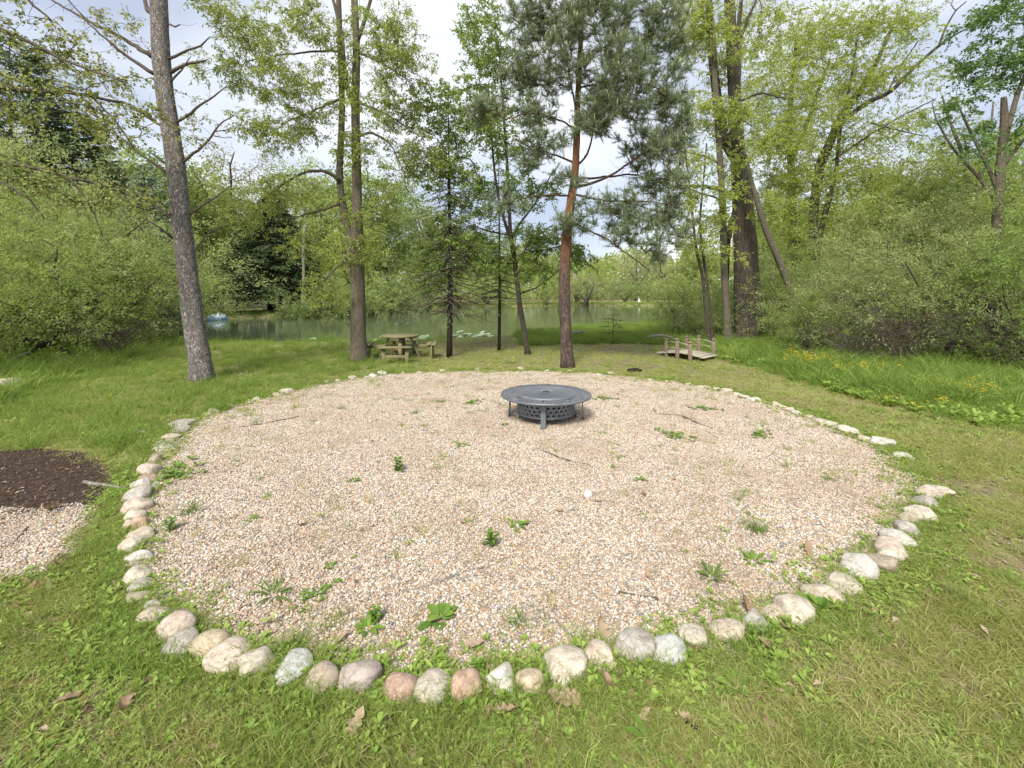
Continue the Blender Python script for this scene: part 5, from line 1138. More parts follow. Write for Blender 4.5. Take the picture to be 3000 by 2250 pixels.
mb = MB(); lathe(mb, [(LID + 0.006, TOPZ + 0.002), (LID + 0.006, TOPZ + 0.014), (LID - 0.01, TOPZ + 0.022), (LID - 0.035, TOPZ + 0.022), (LID - 0.042, TOPZ + 0.016), (0.055, TOPZ + 0.018), (0.05, TOPZ + 0.012), (0.0005, TOPZ + 0.012)], 96); mb.smooth = True
lid = mb.build('lid', M['metal'], fr)
mb = MB(); tube(mb, [(-0.05, 0, TOPZ + 0.016), (-0.03, 0, TOPZ + 0.028), (0.03, 0, TOPZ + 0.028), (0.05, 0, TOPZ + 0.016)], 0.006, 8); mb.build('handle', M['charred'], lid)
mb = MB(); zb, zt = 0.10, 0.335; rows = 4; ncol = 34
for k in range(rows):
    z0_ = zb + 0.022 + (zt - zb - 0.03) * k / rows; z1_ = zb + 0.022 + (zt - zb - 0.03) * (k + 1) / rows
    for c_ in range(ncol):
        ua = (c_ + 0.5 * (k % 2)) * 2 * pi / ncol; ub = ua + 2 * pi / ncol
        fn = lambda u, v: (cos(u) * DRUM, sin(u) * DRUM, v)
        cell_hole(mb, fn, ua, ub, z0_, z1_, hole8(0.62, 'dia') if k % 2 else hole8(0.56, 'oct'))
lathe(mb, [(DRUM, zb), (DRUM, zb + 0.022)], 68); lathe(mb, [(DRUM, zt - 0.008), (DRUM, zt + 0.02)], 68)
o = mb.build('drum', M['metal'], fr); m = o.modifiers.new('thick', 'SOLIDIFY'); m.thickness = 0.006; m.offset = 0
mb = MB(); lathe(mb, [(0.001, 0.11), (0.25, 0.12), (0.36, 0.17), (0.385, 0.34)], 48); mb.smooth = True; o = mb.build('fire_bowl', M['charred'], fr)
for a in (-98, 172, -8, 82):
    a = radians(a); u = np.array([cos(a), sin(a), 0]); s_ = np.array([-sin(a), cos(a), 0]); mb = MB()
    pr = [(0.50, 0.355), (0.515, 0.30), (0.512, 0.18), (0.522, 0.08), (0.535, 0.0)]; v = []
    for r_, z_ in pr:
        c_ = u * r_ + [0, 0, z_]; ww = 0.033
        v += [c_ - s_ * ww + u * 0.009, c_ + s_ * ww + u * 0.009, c_ + s_ * ww - u * 0.009, c_ - s_ * ww - u * 0.009]
    q = []
    for k in range(4):
        for j in range(4): q.append([4 * k + j, 4 * k + (j + 1) % 4, 4 * k + 4 + (j + 1) % 4, 4 * k + 4 + j])
    q += [[0, 3, 2, 1], [16, 17, 18, 19]]; mb.add(np.array(v), q); lg = bevel(mb.build('leg', M['metal'], fr), 0.004)
    mb = MB(); pts = [u * (0.525 - 0.13 * t) + [0, 0, 0.03 + 0.10 * math.sin(t * pi / 2)] for t in np.linspace(0, 1, 8)]; tube(mb, pts, 0.011, 8); mb.smooth = True; mb.build('brace', M['metal'], lg)

# ------------------------------------------------------------------ picnic table (round top, four benches)
pc = np.array([*xy(1172, 12.35), 0.0]); pc[2] = gz1(pc[0], pc[1]); pt = empty('picnic_table', pc, 'weathered green brown wooden picnic table with four benches under the forked tree', 'picnic table')
PR = radians(6); Rz = rotz(PR)
def pbuild(mb, name, par=pt, mat='wood_table', bw=0.004):
    for i in range(len(mb.v)): mb.v[i] = mb.v[i] @ Rz.T
    return bevel(mb.build(name, M[mat], par), bw, 1)
TZ, TR = 0.66, 0.50; nb = 7
for k in range(nb):
    y0_ = -TR + 2 * TR * k / nb + 0.004; y1_ = -TR + 2 * TR * (k + 1) / nb - 0.004; mb = MB()
    ys = np.linspace(y0_, y1_, 4); xs_ = np.sqrt(np.maximum(TR * TR - ys ** 2, 0.02))
    top = [(-x, y) for x, y in zip(xs_, ys)] + [(x, y) for x, y in zip(xs_[::-1], ys[::-1])]; n = len(top)
    v = [(x, y, TZ - 0.035) for x, y in top] + [(x, y, TZ) for x, y in top]
    q = [[i, (i + 1) % n, n + (i + 1) % n, n + i] for i in range(n)]
    for i in range(3): q += [[i, n - 1 - i, n - 2 - i, i + 1], [n + i, n + i + 1, n + n - 2 - i, n + n - 1 - i]]
    mb.add(np.array(v), q); pbuild(mb, 'top_board', bw=0.003)
for ax in (0, 1):
    for s_ in (-1, 1):
        mb = MB(); a = np.array([0.28 * s_, 0.05 * (1 if ax else -1), TZ - 0.05]); b = np.array([0.56 * s_, 0.05 * (1 if ax else -1), 0.0])
        if ax: a = a[[1, 0, 2]]; b = b[[1, 0, 2]]
        beam(mb, a, b, 0.09, 0.04, up=(0, 0, 1) if True else 0); pbuild(mb, 'leg')
    mb = MB(); z_ = 0.36 + 0.002 * ax; a = np.array([-0.86, -0.02, z_]); b = np.array([0.86, -0.02, z_])
    if ax: a = a[[1, 0, 2]] - [0, 0, 0.075]; b = b[[1, 0, 2]] - [0, 0, 0.075]
    beam(mb, a, b, 0.04, 0.085); pbuild(mb, 'crossbar')
    mb = MB(); a = np.array([-0.40, 0.06, TZ - 0.065 - 0.06 * ax]); b = a * [-1, 1, 1]
    if ax: a = a[[1, 0, 2]]; b = b[[1, 0, 2]]
    beam(mb, a, b, 0.04, 0.055); pbuild(mb, 'batten')
for k in range(4):
    Rk = rotz(k * pi / 2); bz = 0.43
    def P_(x, y, z): return Rk @ np.array([x, y, z])
    mb = MB(); 
    for yo in (-0.065, 0.065):
        ln = 0.36 if yo > 0 else 0.42
        beam(mb, P_(-ln, -0.86 + yo, bz), P_(ln, -0.86 + yo, bz), 0.12, 0.035)
    seat = pbuild(mb, 'bench_seat')
    for sx in (-1, 1):
        mb = MB(); beam(mb, P_(0.29 * sx, -0.86, bz - 0.018), P_(0.29 * sx, -0.86, -0.03), 0.09, 0.045, up=(1, 0, 0.01) if k % 2 else (0, 1, 0.01)); pbuild(mb, 'bench_leg')
    mb = MB(); beam(mb, P_(-0.268, -0.86, 0.19), P_(0.268, -0.86, 0.19), 0.035, 0.08); pbuild(mb, 'bench_rail')

# ------------------------------------------------------------------ little garden bridge
bc = np.array([*xy(2020, 12.6), 0.0]); bc[2] = gz1(bc[0], bc[1]); br = empty('garden_bridge', bc, 'small weathered wooden garden bridge with knobbed posts and curved rails', 'garden bridge')
def bp(px, py, d): return V(px, py, d) - bc
front = [(1952, 1045, 12.75), (1984, 1050, 12.35), (2022, 1060, 11.95)]; back = [(2011, 1034, 13.5), (2047, 1041, 13.15), (2090, 1054, 12.8)]
for row in (front, back):
    tops = []
    for i, (px, py, d) in enumerate(row):
        b = V(px, py, d); b[2] = 0.06 + (0.05 if i == 1 else 0); zt_ = b[2] + 0.42; b = b - bc; zt_ -= bc[2]
        mb = MB(); box(mb, (b[0], b[1], (zt_ - 0.05 - 0.15 + b[2]) / 2), (0.075, 0.075, zt_ - 0.05 - b[2] + 0.15), rotz(0.5)); post = bevel(mb.build('post', M['wood_bridge'], br), 0.006)
        mb = MB(); box(mb, (b[0], b[1], zt_ - 0.043), (0.055, 0.055, 0.016), rotz(0.5)); mb.build('groove', M['bark_brown'], post)
        mb = MB(); box(mb, (b[0], b[1], zt_ - 0.012), (0.072, 0.072, 0.05), rotz(0.5)); bevel(mb.build('knob', M['wood_bridge'], post), 0.014, 3)
        tops.append(np.array([b[0], b[1], zt_]))
    for dz in (0.11, 0.26):
        for a, b in ((tops[0], tops[1]), (tops[1], tops[2])):
            mb = MB(); m = (a + b) / 2 + [0, 0, 0.025]; dd_ = np.array([0, 0, dz]); tube(mb, [a - dd_, m - dd_, b - dd_], 0.011, 7); mb.build('rail', M['wood_pale'], br)
A0 = V(1935, 1040, 13.1) - bc; B0 = V(2075, 1075, 12.0) - bc; A0[2] = B0[2] = 0
for k in range(9):
    u = (k + 0.5) / 9; c_ = A0 + (B0 - A0) * u; ax = unit(B0 - A0); w_ = np.array([0.62, 0.78, 0.0])
    w_ = unit((V(2011, 1034, 13.5) - V(1952, 1045, 12.75)) * [1, 1, 0]) * 0.46; z_ = 0.06 + 0.07 * sin(u * pi) - bc[2]
    mb = MB(); c2 = c_ + w_ * 0.45; c2[2] = z_; beam(mb, c2 - w_ * 0.95, c2 + w_ * 0.95, np.linalg.norm(B0 - A0) / 9 * 0.93, 0.025); bevel(mb.build('deck_board', M['wood_pale'], br), 0.003, 1)

# ------------------------------------------------------------------ raft under a blue and white tarpaulin
rp = np.array([*xy(637, 33.2), WZ]); tp = empty('covered_raft', rp, 'small raft under a blue and white tarpaulin floating at the far bank', 'raft')
mb = MB(); mb.smooth = True; v, f = ico(4); r_ = np.random.default_rng(4)
s = np.sign(v) * np.abs(v) ** 0.55; s = s * [0.55, 0.5, 0.36]; s[:, 2] = np.where(s[:, 2] > 0, s[:, 2], s[:, 2] * 0.2)
s[:, 2] += np.where(v[:, 2] > 0.3, 0.10 * np.exp(-((s[:, 0] - 0.1) / 0.16) ** 2) + 0.02 * np.sin(s[:, 0] * 22), 0); s[:, 1] += 0.02 * np.sin(s[:, 0] * 18)
mb.add(s + [0, 0, 0.05], None, f)
def tarp_mat():
    m, t = newmat('tarpaulin'); z = N(t, 'ShaderNodeSeparateXYZ'); t.links.new(N(t, 'ShaderNodeTexCoord').outputs['Object'], z.inputs[0])
    f = noise_tex(t, coords(t, 'Object', (5, 5, 2)), 1.0, 2)
    k = mathn(t, 'ADD', mathn(t, 'MULTIPLY', z.outputs['Z'], 2.2), mathn(t, 'MULTIPLY', mathn(t, 'SUBTRACT', f, 0.5), 1.2))
    surf(t, ramp(t, [(0.2, (0.12, 0.36, 0.72)), (0.5, (0.45, 0.62, 0.85)), (0.75, (0.75, 0.8, 0.88))], k), 0.35, f, 0.2, 0.03, 0.5); return m
M['tarp'] = tarp_mat(); mb.build('tarpaulin', M['tarp'], tp)
mb = MB(); box(mb, (0, 0, -0.02), (1.0, 0.9, 0.12)); box(mb, (0.05, -0.47, 0.05), (0.16, 0.08, 0.06)); mb.build('deck', M['wood_dead'], tp)

# flag beyond the pond
fp = np.array([*xy(1680, 84), 0.0]); fl = empty('flagpole', fp, 'distant flag hanging limp beyond the pond right of the pine trunk', 'flag')
mb = MB(); tube(mb, [(0, 0, 0), (0, 0, 5.9)], [0.04, 0.03], 8); mb.build('pole', M['pole'], fl)
def flag_mat():
    m, t = newmat('flag_cloth'); s_ = N(t, 'ShaderNodeSeparateXYZ'); t.links.new(N(t, 'ShaderNodeTexCoord').outputs['Object'], s_.inputs[0])
    st = mathn(t, 'GREATER_THAN', mathn(t, 'FRACT', mathn(t, 'MULTIPLY', mathn(t, 'ADD', mathn(t, 'MULTIPLY', s_.outputs['X'], 1.0), mathn(t, 'MULTIPLY', s_.outputs['Z'], 0.35)), 7.0)), 0.5)
    c = mixc(t, st, (0.6, 0.05, 0.06), (0.8, 0.8, 0.8)); c = mixc(t, mathn(t, 'GREATER_THAN', s_.outputs['Z'], 4.95), c, (0.08, 0.10, 0.3))
    surf(t, c, 0.7); return m
M['flag'] = flag_mat(); mb = MB(); mb.smooth = True; zz = np.linspace(5.75, 3.9, 12); vv = []
for z_ in zz:
    for x in np.linspace(0, 1, 7): vv.append((0.04 + x * (0.25 + 0.75 * (5.75 - z_) / 1.85) * 0.75, 0.12 * sin(x * 9 + z_ * 2), z_ - 0.35 * x))
q = [[r_ * 7 + c_, r_ * 7 + c_ + 1, r_ * 7 + c_ + 8, r_ * 7 + c_ + 7] for r_ in range(11) for c_ in range(6)]; mb.add(np.array(vv), q); mb.build('cloth', M['flag'], fl)
# white garden ornament far away
go_ = np.array([*xy(1872, 74), 0.0]); gr = empty('garden_ornament', go_, 'tiny white garden ornament on the mown far lawn', 'ornament')
mb = MB(); mb.smooth = True; tube(mb, [(0, 0, 0), (0, 0, 0.25), (0.05, 0, 0.5), (0, 0, 0.75)], [0.22, 0.24, 0.15, 0.05], 10); mb.build('body', M['white_paint'], gr); mb = MB(); mb.smooth = True; tube(mb, [(0, 0, 0.7), (-0.1, 0, 0.95), (-0.22, 0, 1.0)], [0.06, 0.09, 0.03], 8); mb.build('head', M['white_paint'], gr)

# ------------------------------------------------------------------ lily pads at the near shore
rl = np.random.default_rng(15); mb = MB()
for (px, py, rx, ry, n) in ((1150, 1003, 70, 12, 30), (1380, 990, 60, 12, 70), (1260, 1000, 50, 8, 20), (1560, 984, 60, 6, 20), (1870, 970, 80, 10, 60), (1760, 975, 60, 8, 30), (900, 1004, 60, 6, 6), (1900, 960, 60, 6, 24), (1480, 990, 50, 6, 16)):
    for _ in range(n):
        p = G(px + rl.normal(0, rx * 0.5), py + rl.normal(0, ry * 0.5), WZ); 
        if sdist([p[:2]])[0] > 0.3: continue
        r_ = rl.uniform(0.10, 0.19); a = np.arange(10) / 10 * 5.9 + rl.uniform(0, 6); tx, ty = rl.normal(0, 0.22, 2); z_ = WZ + 0.015 + max(0, rl.normal(0.02, 0.06))
        v = [(p[0], p[1], z_)] + [(p[0] + r_ * cos(t), p[1] + r_ * sin(t) * 0.9, z_ + r_ * (tx * cos(t) + ty * sin(t)) + 0.01) for t in a]
        mb.add(np.array(v), None, [[0, i + 1, i + 2] for i in range(9)])
tag(mb.build('lily_pads', M['lily']), kind='stuff')

# ------------------------------------------------------------------ fieldstones round the bed
SV, SF = ico(3)
def stone_mesh(seed, flat=1.0):
    v = SV.copy(); out = np.empty_like(v); o = Vector((seed * 3.7, seed * 1.3, 0))
    r = np.random.default_rng(seed); k = r.uniform(0.75, 1.0)
    # a few flattened facets and low lumps
    for i, p in enumerate(v):
        q = Vector(p); n = 1 + 0.26 * mnoise.noise(q * 1.1 + o) + 0.08 * mnoise.noise(q * 2.7 + o) + 0.02 * mnoise.noise(q * 8 + o)
        out[i] = p * n
    for _ in range(5):
        nrm = unit(r.normal(0, 1, 3)); dd = r.uniform(0.62, 0.86); h = out @ nrm; over = np.maximum(0, h - dd); out -= nrm * (over * 0.85)[:, None]
    mb = MB(); mb.smooth = True; mb.add(out, None, SF); return mb.mesh('stone', M['stone'])
STM = [stone_mesh(s) for s in range(14)]
C = dict(pink=(0.62, 0.50, 0.41), tan=(0.55, 0.46, 0.35), cream=(0.66, 0.59, 0.47), grey=(0.42, 0.40, 0.36), white=(0.68, 0.66, 0.60), blue=(0.52, 0.56, 0.54), red=(0.48, 0.27, 0.19), purple=(0.44, 0.36, 0.34), orange=(0.56, 0.34, 0.22), yellow=(0.62, 0.50, 0.31), brown=(0.36, 0.28, 0.20))
S_ = [ # px, py(centre), width, height, colour, label
 (1056, 1997, 122, 104, 'purple', 'large faceted purple grey fieldstone in the front row'), (1169, 2024, 102, 106, 'red', 'rusty red fieldstone with a grey face right of the purple grey one'), (1266, 2024, 98, 98, 'cream', 'pale cream fieldstone between the rusty red and the orange speckled one'), (1368, 2015, 82, 100, 'orange', 'round orange speckled fieldstone in the front row'),
 (1469, 2001, 82, 95, 'white', 'white and brown blotched fieldstone right of the orange speckled one'), (1556, 2001, 76, 88, 'yellow', 'small yellowish fieldstone left of the big cream speckled one'), (1651, 1966, 124, 96, 'cream', 'biggest cream speckled oval fieldstone of the front row'), (1762, 1933, 88, 80, 'tan', 'tan fieldstone right of the big cream oval one'),
 (1857, 1903, 102, 92, 'grey', 'grey tan dome shaped fieldstone left of the bluish white one'), (1958, 1912, 90, 88, 'blue', 'bluish white angular fieldstone right of centre in the front row'), (947, 1996, 80, 84, 'brown', 'coarse speckled brown fieldstone left of the purple grey one'), (855, 1968, 96, 80, 'blue', 'pale blue grey angular fieldstone in the front left of the ring'),
 (757, 1947, 88, 74, 'cream', 'cream and tan fieldstone left of the pale blue grey one'), (678, 1930, 112, 84, 'pink', 'long pinkish fieldstone second left of the pale blue grey one'), (613, 1906, 106, 70, 'yellow', 'sandy yellow oval fieldstone right of the long grey one'), (534, 1909, 102, 62, 'grey', 'long dark grey fieldstone below the big pink dome'), (518, 1849, 92, 84, 'pink', 'large smooth pink dome fieldstone at the front left bend'),
 (453, 1811, 74, 52, 'tan', 'flat topped tan fieldstone above the big pink dome'), (450, 1778, 48, 34, 'grey', 'small grey fieldstone behind the flat topped tan one'), (410, 1754, 62, 42, 'tan', 'dull tan fieldstone in the left row, second above the flat topped one'), (412, 1724, 56, 36, 'grey', 'grey tan fieldstone half hidden in grass on the left row'), (401, 1692, 70, 46, 'cream', 'cream fieldstone with brown veins on the left row'),
 (399, 1659, 38, 24, 'tan', 'small tan fieldstone above the veined cream one'), (404, 1635, 62, 44, 'white', 'broken white fieldstone on the left row'), (385, 1602, 54, 46, 'cream', 'round cream fieldstone just above the broken white one'), (411, 1573, 62, 46, 'tan', 'smooth tan oval fieldstone on the left row'), (409, 1540, 42, 34, 'orange', 'small orange fieldstone on the left row'), (378, 1543, 34, 30, 'tan', 'small tan fieldstone touching the orange one'),
 (397, 1519, 52, 36, 'cream', 'cream fieldstone just above the small orange one'), (402, 1486, 76, 46, 'pink', 'broad pinkish tan fieldstone on the left row'), (402, 1462, 62, 30, 'grey', 'greyish fieldstone behind the broad pinkish one'), (413, 1442, 50, 28, 'brown', 'flat grey brown fieldstone under the whitish one'), (414, 1424, 48, 30, 'white', 'whitish fieldstone on the left row near the pale stick'), (430, 1402, 36, 24, 'red', 'small reddish fieldstone under the peach one'),
 (440, 1382, 58, 34, 'pink', 'peach coloured fieldstone beside the clover patch'), (456, 1352, 32, 26, 'brown', 'small grey brown fieldstone at the top of the clover patch'), (468, 1334, 30, 18, 'brown', 'small brownish fieldstone under the cream slab'), (480, 1319, 42, 22, 'cream', 'cream slab like fieldstone in the upper left row'), (473, 1307, 36, 18, 'cream', 'pale fieldstone stacked on the cream slab'), (485, 1297, 32, 17, 'tan', 'little tan fieldstone topping the cream slabs'),
 (496, 1283, 40, 22, 'tan', 'rounded tan fieldstone in the upper left row'), (522, 1264, 40, 16, 'grey', 'bluish grey flat fieldstone in the upper left row'), (529, 1248, 46, 24, 'grey', 'grey fieldstone paired with a tan one at the upper left'), (546, 1238, 38, 20, 'tan', 'tan fieldstone at the top of the left row'),
 (2033, 1876, 82, 50, 'cream', 'low cream fieldstone right of the bluish white one'), (2127, 1860, 88, 54, 'tan', 'tan fieldstone half sunk in grass at the front right'), (2209, 1827, 70, 46, 'grey', 'grey fieldstone left of the greyish pink one'), (2263, 1800, 60, 46, 'pink', 'small greyish pink fieldstone at the front right'), (2325, 1795, 98, 80, 'cream', 'large cream egg shaped fieldstone at the front right'), (2410, 1749, 92, 60, 'tan', 'smooth tan grey fieldstone behind the silvery weed'),
 (2469, 1716, 78, 60, 'cream', 'cream faceted fieldstone right of the tan grey one'), (2515, 1665, 84, 78, 'white', 'tall upright whitish fieldstone on the right row'), (2578, 1657, 84, 52, 'brown', 'brown grey fieldstone right of the tall whitish one'), (2613, 1622, 78, 38, 'pink', 'pale pinkish slab on the right row'), (2605, 1638, 66, 34, 'cream', 'cream slab under the pale pinkish one'), (2635, 1580, 70, 46, 'white', 'whitish fieldstone with mossy side on the right row'),
 (2605, 1592, 40, 32, 'tan', 'small tan fieldstone left of the mossy whitish one'), (2659, 1556, 58, 34, 'grey', 'grey green fieldstone on the right row'), (2700, 1512, 70, 46, 'cream', 'big cream fieldstone near the right bend'), (2660, 1522, 44, 28, 'tan', 'tan fieldstone tucked left of the big cream one'), (2711, 1480, 60, 28, 'grey', 'flat grey green fieldstone at the right bend'), (2724, 1453, 62, 30, 'pink', 'pale fieldstone above the flat grey green one'), (2749, 1440, 46, 24, 'cream', 'outermost cream fieldstone at the right bend'),
 (2646, 1341, 36, 16, 'white', 'bright white flat stone alone on the right edge'), (2583, 1301, 52, 15, 'white', 'long flat whitish stone on the upper right edge'), (2538, 1289, 32, 13, 'cream', 'small cream stone left of the long flat one'), (2484, 1262, 40, 20, 'cream', 'angular cream stone on the upper right edge'), (2452, 1255, 26, 13, 'grey', 'grey stone left of the angular cream one'), (2427, 1246, 32, 14, 'cream', 'cream stone in the middle of the upper right edge'), (2402, 1235, 32, 15, 'tan', 'tan stone at the upper right edge'),
 (1120, 1095, 24, 12, 'white', 'larger whitish stone on the rear edge near the forked tree'), (1093, 1101, 22, 11, 'white', 'whitish stone beside the larger one near the forked tree')]
SM_ = [(2508, 1273, 24, 8), (2371, 1223, 18, 8), (2334, 1212, 22, 8), (2312, 1203, 24, 9), (2294, 1192, 15, 7), (2273, 1188, 22, 8), (2210, 1172, 24, 10), (2181, 1165, 22, 9), (2158, 1157, 18, 8), (2127, 1147, 22, 8), (2099, 1139, 15, 8), (2072, 1135, 14, 8), (2054, 1134, 14, 7), (2014, 1126, 14, 8)]
SB_ = [(1955, 1119, 12, 5), (1905, 1114, 12, 5), (1860, 1108, 10, 5), (1790, 1094, 16, 8), (1755, 1098, 10, 5), (1668, 1087, 12, 7), (1600, 1087, 12, 6), (1527, 1080, 14, 6), (1480, 1084, 9, 5), (1400, 1082, 12, 5), (1297, 1086, 12, 7), (1230, 1090, 9, 6), (1180, 1092, 9, 5)]
SL_ = [(1073, 1105, 13, 8), (1036, 1107, 18, 9), (990, 1116, 12, 6), (955, 1120, 14, 7), (840, 1150, 28, 10), (815, 1158, 22, 10), (750, 1170, 16, 8), (733, 1178, 18, 8), (675, 1188, 16, 10), (625, 1207, 26, 11), (603, 1216, 18, 9), (570, 1228, 14, 7)]
pal = list(C.values())
def put_stone(i, px, py, w_, h_, col, label, group=None):
    col = tuple(0.72 * a + 0.28 * b for a, b in zip(col, (0.64, 0.57, 0.47)))
    rs = random.Random(i * 7 + 1); hpx = h_
    yb = py + h_ * 0.38; g = G(px, yb); d = g[1] + 0.5 * w_ / F * g[1] * 0.6
    x = (px - 1500) / F * d; W_ = w_ / F * d / 2 * (1.22 if h_ > 25 else 1.45); H_ = max(0.018, h_ / F * d * 0.5); dep = W_ * rs.uniform(0.8, 1.05)
    # visible height mixes depth and height: height*1 + depth*tan(view)
    tanv = CH / d; Hh = max(0.5 * W_, min(0.95 * W_, (h_ / F * d - 2 * dep * tanv * 0.45) * 0.74)) if h_ > 25 else max(0.35 * W_, H_ * 0.8)
    o = bpy.data.objects.new('fieldstone', STM[(i * 5 + 3) % len(STM)]); COL.objects.link(o)
    Hh *= 1.0 if h_ > 40 else 1.25; o.location = (x, d, Hh * 0.42); o.scale = (W_, dep, Hh); o.rotation_euler = (rs.uniform(-0.15, 0.15), rs.uniform(-0.18, 0.18), rs.uniform(-0.3, 0.3) + (pi if rs.random() < 0.5 else 0))
    j = rs.uniform(0.86, 1.02); o.color = (col[0] * j, col[1] * j, col[2] * j, 1)
    tag(o, label, 'stone', group); return o
for i, (px, py, w_, h_, c_, lb) in enumerate(S_): put_stone(i, px, py, w_, h_, C[c_], lb, 'fieldstones ringing the gravel bed')
for L2, lb, gp in ((SM_, 'small pale stone half sunk along the far right edge of the gravel', 'small stones of the far right edge'), (SB_, 'tiny pale stone half buried at the rear edge of the gravel', 'tiny stones of the rear edge'), (SL_, 'small pale stone half sunk along the far left edge of the gravel', 'small stones of the far left edge')):
    for j, (px, py, w_, h_) in enumerate(L2): put_stone(200 + j + len(lb), px, py, w_ * 1.15, h_ * 1.15, C[['cream', 'tan', 'white', 'pink'][j % 4]], lb, gp)
put_stone(401, 418, 1268, 20, 18, C['pink'], 'small pinkish stone lying in the grass outside the left row')
o = put_stone(402, 1723, 1450, 22, 26, (0.8, 0.8, 0.8), 'small bright white rock lying alone on the gravel'); 
o = put_stone(403, 20, 1140, 80, 34, C['tan'], 'half hidden flat rock in the grass at the left edge')

# ------------------------------------------------------------------ sticks, branches and logs
def stick(name, label, pts, mat='twig', z=0.015, cat='stick', group=None, forks=0, seed=0, arch=0.0):
    r = np.random.default_rng(seed + 900); P = []; R = []
    for i, p in enumerate(pts):
        zz = p[3] if len(p) > 3 else z; g = G(p[0], p[1], zz); P.append(g); R.append(p[2] / F * g[1] / 2)
    o0 = P[0].copy(); o0[2] = 0; P, R = resample(P, R, 0.04 if name != 'fallen_branch' else 0.08); P[1:-1] += r.normal(0, 0.003, (len(P) - 2, 3))
    mb = MB(); mb.smooth = True; tube(mb, P, R, 8)
    for k in range(forks):
        i = r.integers(len(P) // 3, len(P) - 2); dv = unit(unit(P[-1] - P[0]) + r.normal(0, 0.6, 3) * [1, 1, 0.2]); l_ = r.uniform(0.08, 0.2); tube(mb, [P[i], P[i] + dv * l_], [R[i] * 0.7, R[i] * 0.3], 5)
    return tag(mb.build(name, M[mat], None, o0), label, cat, group)
stick('stick', 'dark crooked twig right of centre on the gravel in front of the fire pit', [(1590, 1320, 5), (1640, 1342, 6), (1680, 1352, 5), (1725, 1362, 4)], forks=2, seed=1)
stick('stick', 'long thin grey twig crossing the gravel at the front centre', [(1110, 1745, 3), (1180, 1735, 6), (1270, 1712, 7), (1340, 1680, 7), (1418, 1662, 6)], mat='wood_dead', seed=2)
stick('stick', 'short thick brown stick on the gravel right of the front centre', [(1812, 1735, 9), (1870, 1745, 10), (1928, 1756, 9)], seed=3)
stick('stick', 'thin twig sloping down to the front stones', [(1530, 1765, 5), (1590, 1790, 6), (1650, 1840, 6), (1700, 1875, 5)], mat='wood_dead', seed=4)
stick('stick', 'slender twig on the gravel right of the fire pit', [(1930, 1213, 3), (2000, 1218, 5), (2040, 1240, 6), (2090, 1255, 4)], forks=2, seed=5)
stick('stick', 'straight thin twig on the gravel left of the fire pit', [(700, 1252, 3), (780, 1240, 5), (875, 1220, 4)], seed=6, forks=1)
stick('stick', 'pale twig lying across the right side of the gravel', [(2380, 1325, 4), (2430, 1330, 5), (2490, 1338, 3)], mat='wood_dead', seed=7)
stick('stick', 'pale peeled stick reaching from the mulch to the left stones', [(246, 1412, 11), (290, 1420, 10), (330, 1424, 9), (372, 1428, 6)], mat='wood_dead', z=0.03, seed=8, forks=1)
stick('stick', 'thin twig lying on the left gravel path', [(35, 1600, 6), (60, 1570, 7), (82, 1545, 5)], seed=9)
stick('stick', 'small dark twig piece near the white rock', [(1745, 1470, 6), (1770, 1468, 5)], seed=10)
stick('stick', 'fine curved twig in the grass at the bottom right of centre', [(1850, 2105, 4), (1880, 2070, 5), (1920, 2055, 5), (1960, 2050, 3)], seed=11)
stick('stick', 'forked twig on the gravel inside the left stones', [(570, 1550, 4), (580, 1520, 5), (610, 1500, 4), (625, 1485, 3)], mat='wood_dead', seed=12)
stick('bark_piece', 'dark piece of bark in the lawn at the bottom right', [(2010, 2110, 18), (2030, 2125, 16), (2050, 2135, 10)], mat='charred', z=0.02, cat='bark', seed=13)
stick('bark_piece', 'dark rotten wood piece behind the rear edge of the gravel', [(1840, 1086, 10), (1860, 1084, 14), (1880, 1086, 8)], mat='bark_dark', z=0.03, cat='bark', seed=14)
def px_branch(name, label, lines, d, mat, cat, group=None):
    P0, _ = px_line(lines[0][0], d); o0 = P0[0].copy(); o0[2] = 0; r = empty(name, o0, label, cat, group)
    for k, (pts, m) in enumerate(lines):
        P, R = px_line(pts, d); P, R = resample(P, R, 0.08); mb = MB(); mb.smooth = True; tube(mb, P, R, 10, wob=0.05, seed=k); mb.build('stem', M[m or mat], r, o0)
    return r
px_branch('fallen_branch', 'curved grey fallen branch arching out of the grass behind the garden bridge', [([(1893, 988, 5), (1910, 985, 7), (1930, 982, 8), (1950, 983, 8), (1968, 990, 7), (1985, 1000, 5)], None)], 14.2, 'wood_dead', 'branch')
px_branch('fallen_branch', 'charred black fallen branch with a pale broken end under the left shrubs', [([(95, 1030, 10), (115, 1015, 14), (140, 1005, 15), (162, 1007, 12)], 'charred'), ([(178, 1020, 10), (200, 1033, 13), (222, 1043, 8)], 'charred'), ([(0, 1062, 8), (40, 1052, 12), (65, 1042, 12), (98, 1030, 8)], 'wood_dead'), ([(150, 1005, 7), (165, 985, 5), (172, 970, 3)], 'charred')], 11.2, 'charred', 'branch')
px_branch('mossy_log', 'reddish rotting log lying in the weeds right of the garden bridge', [([(2200, 1022, 12), (2250, 1026, 16), (2300, 1028, 14)], None)], 13.2, 'bark_orange', 'log')
px_branch('shore_log', 'short weathered log lying in the shore grass right of the pine', [([(1680, 975, 9), (1695, 973, 11), (1708, 972, 10)], None)], 17.2, 'wood_dead', 'log')
